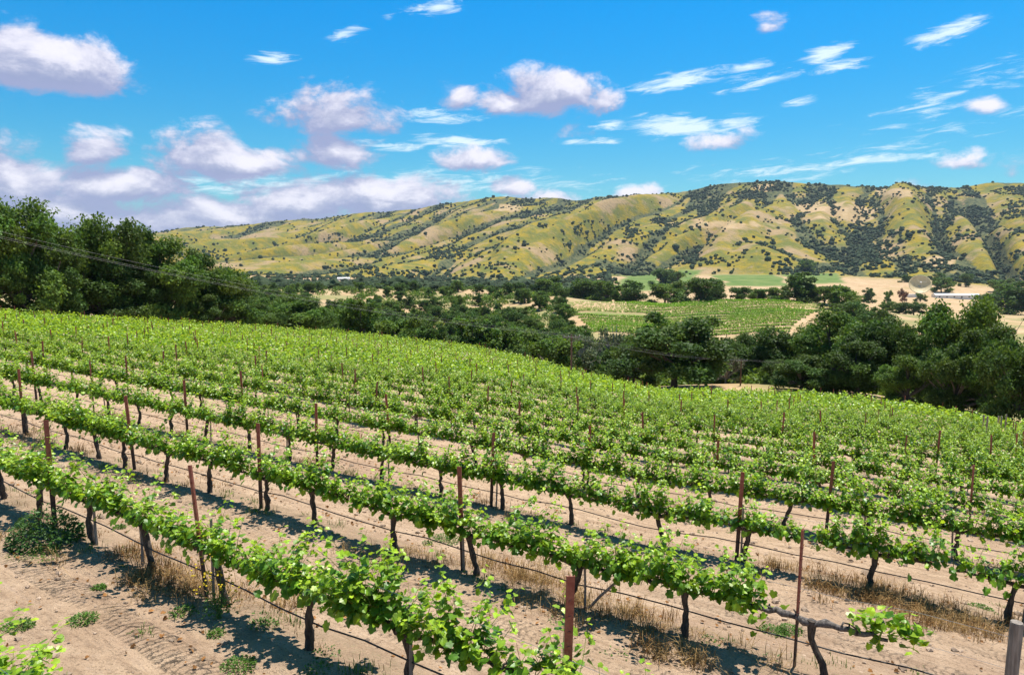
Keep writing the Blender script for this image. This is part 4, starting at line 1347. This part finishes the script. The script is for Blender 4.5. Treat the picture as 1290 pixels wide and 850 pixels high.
# ------------------------------------------------------------------ dish antenna and buildings
def dish():
    Yd = 1030.0; px = 1159.0
    sx, sz = slope_ray(px, 359)
    x = sx * Yd; z0 = h1(x, Yd); zc = CAMZ + sz * Yd
    root = empty('dish_antenna', (x, Yd, z0))
    Rd = 15.2; dep = 4.2
    axis = Vector((-.36, -.80, .47)).normalized()
    q = axis.to_track_quat('Z', 'Y')
    cen = Vector((0, 0, zc - z0)) - axis * 1.5
    mb = MB(); V = []; nr_, na_ = 12, 48
    for side in (0, 1):
        for i in range(nr_ + 1):
            rr = Rd * i / nr_
            for j in range(na_):
                a = 2 * math.pi * j / na_
                p = cen + q @ Vector((rr * math.cos(a), rr * math.sin(a), dep * (rr / Rd) ** 2 - .35 * side))
                V.append(tuple(p))
    Fq = []; off = (nr_ + 1) * na_
    for i in range(nr_):
        for j in range(na_):
            a, b, c, d_ = i * na_ + j, i * na_ + (j + 1) % na_, (i + 1) * na_ + (j + 1) % na_, (i + 1) * na_ + j
            Fq += [(a, d_, c, b), (off + a, off + b, off + c, off + d_)]
    for j in range(na_):
        a, b = nr_ * na_ + j, nr_ * na_ + (j + 1) % na_
        Fq.append((a, off + a, off + b, b))
    mb.add(V, Fq)
    ref = link('reflector', mb.mesh('reflector', [M_DISH], True), root)
    mb = MB(); foc = cen + axis * 11
    for j in range(4):
        a = j * math.pi / 2 + .5
        b = cen + q @ Vector((Rd * .7 * math.cos(a), Rd * .7 * math.sin(a), dep * .49))
        tube(mb, [tuple(b), tuple(foc)], .09, 5)
    link('feed_strut', mb.mesh('feed_struts', [M_WHITE]), ref)
    mb = MB(); tube(mb, [tuple(foc - axis * .4), tuple(foc + axis * .2), tuple(foc + axis * .6)], [1.3, 1.2, .4], 14); link('subreflector', mb.mesh('subreflector', [M_WHITE]), ref)
    mb = MB(); back = cen - axis * 1.2
    tube(mb, [(0, 2, 0), (0, 2, 5), (0, 1.5, max(6.0, back.z * .6))], [4.2, 3.6, 2.4], 12)
    tube(mb, [(0, 1.5, max(6.0, back.z * .6) - 1), tuple(back)], [2.2, 2.6], 10)
    for sgn in (-1, 1):
        tube(mb, [(sgn * 5, 3, 0), (sgn * 1.5, 1.6, back.z)], .5, 6)
    link('pedestal', mb.mesh('pedestal', [M_GREYM]), root)
    mb = MB(); box(mb, (-8, -1, 1.6), (20, 10, 4.2)); link('base_building', mb.mesh('base_building', [M_WHITE]), root)
    tag(root, 'huge cream satellite dish on a pedestal at the edge of the bare flat', 'dish antenna')


dish()


def building(name, px, Yd, L, W, H, label, yaw=0.0, rise=1.5):
    sx = slope_ray(px, YH)[0]; x = sx * Yd
    root = empty(name, (x, Yd, h1(x, Yd)), yaw)
    mb = MB(); box(mb, (0, 0, H / 2 - 1), (L, W, H + 2)); wl = link('wall', mb.mesh('wall', [M_WHITE]), root)
    mb = MB(); e = .5
    V = [(-L / 2 - e, -W / 2 - e, H), (L / 2 + e, -W / 2 - e, H), (L / 2 + e, W / 2 + e, H), (-L / 2 - e, W / 2 + e, H), (-L / 2 - e, 0, H + rise), (L / 2 + e, 0, H + rise)]
    V = [(a, b, c + .02) for a, b, c in V]
    mb.add(V, [(0, 1, 5, 4), (2, 3, 4, 5), (3, 2, 1, 0)]); mb.add(V, [(0, 4, 3), (1, 2, 5)]); link('roof', mb.mesh('roof', [M_ROOFW]), root)
    nwin = max(2, int(L / 9))
    for i in range(nwin):
        mb = MB(); box(mb, (-L / 2 + (i + .5) * L / nwin, -W / 2 - .03, H * .55), (2.2, .1, 1.5)); link('window', mb.mesh('window', [M_GLASS]), root)
    mb = MB(); box(mb, (L * .08, -W / 2 - .04, 1.2), (2.4, .12, 2.4)); link('door', mb.mesh('door', [M_GREYM]), root)
    tag(root, label, 'building')


building('long_building', 1208, 1015, 62, 14, 5.5, 'long low building with a white metal roof beside the dish', R_(-6), 2.0)
building('service_building', 1252, 1000, 22, 12, 4.5, 'small pale building past the end of the long one', R_(-6), 1.6)
building('farm_building', 432, 1500, 26, 12, 5, 'small white farm building at the foot of the hills', R_(10), 2.5)

# ------------------------------------------------------------------ valley air
def haze():
    m, nt = new_mat('valley_air'); g = NT(nt)
    v = g.n('ShaderNodeVolumePrincipled'); v.inputs['Color'].default_value = (.72, .84, 1.0, 1); v.inputs['Density'].default_value = HAZE_D; v.inputs['Anisotropy'].default_value = .2
    o = g.n('ShaderNodeOutputMaterial'); g.l(v.outputs[0], o.inputs['Volume'])
    m.cycles.homogeneous_volume = True
    zs = [v_.co.z for v_ in bpy.data.objects['ground'].data.vertices]
    mb = MB(); lo, hi = min(zs) - 1, max(zs) + 40
    box(mb, (0, 0, (lo + hi) / 2), (12100, 12100, hi - lo))
    o = link('haze', mb.mesh('haze', [m])); tag(o, kind='stuff', label='thin blue air haze filling the valley', cat='haze')


HAZE_D = 3.2e-5
haze()

# ------------------------------------------------------------------ sky with clouds
def sky():
    w = bpy.data.worlds.new('World'); SC.world = w; w.use_nodes = True
    nt = w.node_tree; nt.nodes.clear(); g = NT(nt)
    tc = g.n('ShaderNodeTexCoord'); D = tc.outputs['Generated']
    sk = g.n('ShaderNodeTexSky', sky_type='NISHITA'); sk.sun_disc = False
    sk.sun_elevation = SUN_EL; sk.sun_rotation = SUN_AZ; sk.altitude = 300; sk.air_density = 1.0; sk.dust_density = .4; sk.ozone_density = 2.0
    # cloud field in (azimuth, elevation)
    sub = bpy.data.node_groups.new('cloud_field', 'ShaderNodeTree')
    sub.interface.new_socket('dir', in_out='INPUT', socket_type='NodeSocketVector')
    for nm in ('puff', 'wisp'): sub.interface.new_socket(nm, in_out='OUTPUT', socket_type='NodeSocketFloat')
    s = NT(sub); gi = s.n('NodeGroupInput'); go = s.n('NodeGroupOutput')
    sep = s.n('ShaderNodeSeparateXYZ'); s.l(gi.outputs[0], sep.inputs[0])
    az = s.math('ARCTAN2', sep.outputs[0], sep.outputs[1])
    el = s.math('ARCSINE', sep.outputs[2])
    cmb = s.n('ShaderNodeCombineXYZ'); s.l(az, cmb.inputs[0]); s.l(s.math('MULTIPLY', el, 1.7), cmb.inputs[1])
    AE = cmb.outputs[0]
    nz = s.noise(AE, 11, 10, .64, .25); nbig = s.noise(AE, 4.2, 3, .5)
    nf = s.math('ADD', s.math('MULTIPLY', nz, .75), s.math('MULTIPLY', nbig, .35))

    def angles(px, py):
        a, zz = slope_ray(px, py)
        return math.atan2(a, 1), math.atan2(zz, math.hypot(1, a))

    def blob(px, py, wpx, hpx, st, tilt=0.0, flat=True):
        a0, e0 = angles(px, py); k = math.cos(a0) ** 2 / F
        da = s.math('SUBTRACT', az, a0); de = s.math('SUBTRACT', el, e0)
        if tilt:
            ct, st_ = math.cos(tilt), math.sin(tilt)
            u = s.math('ADD', s.math('MULTIPLY', da, ct), s.math('MULTIPLY', de, st_)); v = s.math('SUBTRACT', s.math('MULTIPLY', de, ct), s.math('MULTIPLY', da, st_))
        else: u, v = da, de
        un = s.math('DIVIDE', u, wpx * k); vn = s.math('DIVIDE', v, hpx / F)
        if flat:
            vn = s.math('MAXIMUM', vn, s.math('MULTIPLY', vn, -1.7))
        r2 = s.math('ADD', s.math('MULTIPLY', un, un), s.math('MULTIPLY', vn, vn))
        return s.math('MULTIPLY', s.math('SUBTRACT', 1.0, s.math('SQRT', r2)), st)

    def union(lst):
        o = lst[0]
        for q in lst[1:]: o = s.math('MAXIMUM', o, q)
        return o
    puffs = [(80, 98, 105, 42, 1.0), (20, 88, 75, 42, 1.0), (415, 148, 92, 55, 1.05), (120, 192, 70, 38, .9), (265, 205, 120, 40, 1.0), (320, 208, 70, 30, 1), (150, 238, 105, 40, 1.0), (20, 235, 90, 70, 1.0), (425, 192, 72, 36, .85),
             (700, 122, 75, 46, 1.05), (640, 132, 50, 26, .75), (575, 122, 40, 30, .55), (755, 130, 40, 24, .7), (600, 204, 55, 28, .95), (520, 250, 110, 36, 1.0), (380, 262, 120, 40, .95), (60, 270, 150, 36, .9), (270, 285, 160, 30, .85),
             (700, 252, 70, 20, .8), (800, 246, 40, 16, .7), (1246, 132, 34, 16, .75), (1215, 207, 40, 15, .7), (1275, 220, 30, 20, .6), (905, 178, 66, 20, .75), (967, 36, 22, 18, .32), (710, 172, 24, 18, .35), (215, 172, 30, 16, .45), (1160, 238, 50, 14, .5), (650, 238, 46, 20, .7),
             (-150, 150, 200, 80, .9), (60, 272, 230, 46, .9), (310, 276, 200, 34, .85), (480, 262, 150, 30, .9), (-200, 250, 260, 90, .9), (1500, 180, 120, 40, .7)]
    f1 = union([blob(*p) for p in puffs])
    puff = s.math('ADD', f1, s.math('MULTIPLY', s.math('SUBTRACT', nf, .56), 2.9))
    wisps = [(345, 74, 34, 9, .9, .12), (550, 9, 42, 8, .8, .1), (490, 22, 16, 5, .6, .1), (855, 103, 72, 13, 1, .16), (1042, 68, 36, 11, .9, .14), (1055, 84, 42, 9, .9, .12), (960, 102, 62, 8, .8, .14), (945, 85, 36, 9, .7, .1), (1197, 39, 52, 12, .95, .22),
             (850, 160, 80, 17, 1, -.06), (770, 158, 30, 8, .8, 0), (560, 146, 60, 10, .8, 0), (570, 178, 70, 10, .9, 0), (500, 184, 60, 8, .6, 0), (770, 177, 30, 6, .7, 0), (925, 155, 40, 10, .8, 0),
             (1090, 202, 110, 10, .6, .05), (990, 215, 160, 12, .5, .04), (1200, 120, 130, 16, .42, .32), (1010, 130, 24, 7, .45, .1), (870, 213, 24, 6, .5, .35), (560, 230, 260, 20, .55, .0), (360, 235, 200, 26, .6, .0), (430, 45, 30, 8, .55, .4), (1150, 180, 150, 12, .3, .2), (720, 178, 24, 5, .7, 0)]
    f2 = union([blob(*p, flat=False) for p in wisps])
    rot = s.n('ShaderNodeVectorRotate', rotation_type='Z_AXIS'); rot.inputs['Angle'].default_value = -.13
    s.l(AE, rot.inputs['Vector']); mp = s.n('ShaderNodeMapping'); mp.inputs['Scale'].default_value = (1, 3.4, 1); s.l(rot.outputs[0], mp.inputs[0])
    nw = s.noise(mp.outputs[0], 17, 8, .68, .6)
    wisp = s.math('ADD', f2, s.math('MULTIPLY', s.math('SUBTRACT', nw, .55), 2.6))
    s.l(puff, go.inputs[0]); s.l(wisp, go.inputs[1])

    def field(vec):
        nd = g.n('ShaderNodeGroup'); nd.node_tree = sub; g.l(vec, nd.inputs[0]); return nd.outputs
    a = field(D)
    add = g.n('ShaderNodeVectorMath', operation='ADD'); add.inputs[1].default_value = (.006, 0.0, .022); g.l(D, add.inputs[0])
    b = field(add.outputs[0])
    lit = g.math('SUBTRACT', a[0], b[0])
    alpha = g.ramp(a[0], .02, .48)
    thick = g.ramp(a[0], .25, 1.0)
    walpha = g.math('MULTIPLY', g.ramp(a[1], -.05, .75), .92)
    sepd = g.n('ShaderNodeSeparateXYZ'); g.l(D, sepd.inputs[0])
    # sky colour: deeper and more saturated than the bare model
    hs = g.n('ShaderNodeHueSaturation'); hs.inputs['Saturation'].default_value = 1.35; hs.inputs['Hue'].default_value = .485; hs.inputs['Value'].default_value = 1.0
    g.l(sk.outputs[0], hs.inputs['Color'])
    tint = g.mix(g.ramp(sepd.outputs[2], .0, .42), SKY_TINT_LOW, SKY_TINT)
    tint = g.mix(g.ramp(sepd.outputs[2], .45, .75), tint, (.80, .80, .72))  # unseen overhead sky made less blue, to neutralise the fill light
    grade = g.mix(1.0, hs.outputs[0], tint, 'MULTIPLY')
    K = 1.0 / SKY_STR
    shade = g.ramp(lit, -.15, .85)
    shade = g.math('MULTIPLY', shade, 1.0)
    ccol = g.mix(shade, (.27 * K, .30 * K, .47 * K), (.72 * K, .70 * K, .77 * K))
    ccol = g.mix(g.math('MULTIPLY', g.ramp(thick, .3, 1, 0, .35), g.ramp(shade, .8, .2)), ccol, (.24 * K, .28 * K, .42 * K))
    col = g.mix(walpha, grade, (.62 * K, .74 * K, .79 * K))
    col = g.mix(g.math('MULTIPLY', alpha, .96), col, ccol)
    bg = g.n('ShaderNodeBackground'); g.l(col, bg.inputs[0]); bg.inputs[1].default_value = SKY_STR
    o = g.n('ShaderNodeOutputWorld'); g.l(bg.outputs[0], o.inputs[0])
    w.cycles.sampling_method = 'MANUAL'; w.cycles.sample_map_resolution = 512


SKY_STR = .080
SKY_TINT = (.0, 1.12, 1.56)
SKY_TINT_LOW = (.55, .92, 1.0)
sky()

sd = bpy.data.lights.new('sun', 'SUN'); sd.energy = 5.0; sd.angle = R_(.53); sd.color = (1.0, .95, .87)
so_ = bpy.data.objects.new('sun', sd); COL.objects.link(so_)
sv = Vector((math.sin(SUN_AZ) * math.cos(SUN_EL), math.cos(SUN_AZ) * math.cos(SUN_EL), math.sin(SUN_EL)))
so_.rotation_euler = sv.to_track_quat('Z', 'Y').to_euler(); so_.location = (30, 40, 90)

# ------------------------------------------------------------------ camera
cd = bpy.data.cameras.new('camera'); cd.sensor_width = 36; cd.lens = F / 1290 * 36; cd.clip_start = .1; cd.clip_end = 20000
cam = bpy.data.objects.new('camera', cd); COL.objects.link(cam); cam.location = (0, 0, CAMZ); cam.rotation_euler = (math.pi / 2 - PITCH, 0, 0)
SC.camera = cam

vs = SC.view_settings
vs.view_transform = 'Standard'; vs.look = 'None'; vs.gamma = 1.0; vs.exposure = 0.5; vs.use_curve_mapping = False
cy = SC.cycles
cy.max_bounces = 6; cy.diffuse_bounces = 3; cy.glossy_bounces = 2; cy.transmission_bounces = 4; cy.transparent_max_bounces = 4
cy.caustics_reflective = False; cy.caustics_refractive = False
cy.use_denoising = True; cy.denoiser = 'OPENIMAGEDENOISE'; cy.denoising_input_passes = 'RGB_ALBEDO_NORMAL'; cy.denoising_prefilter = 'ACCURATE'
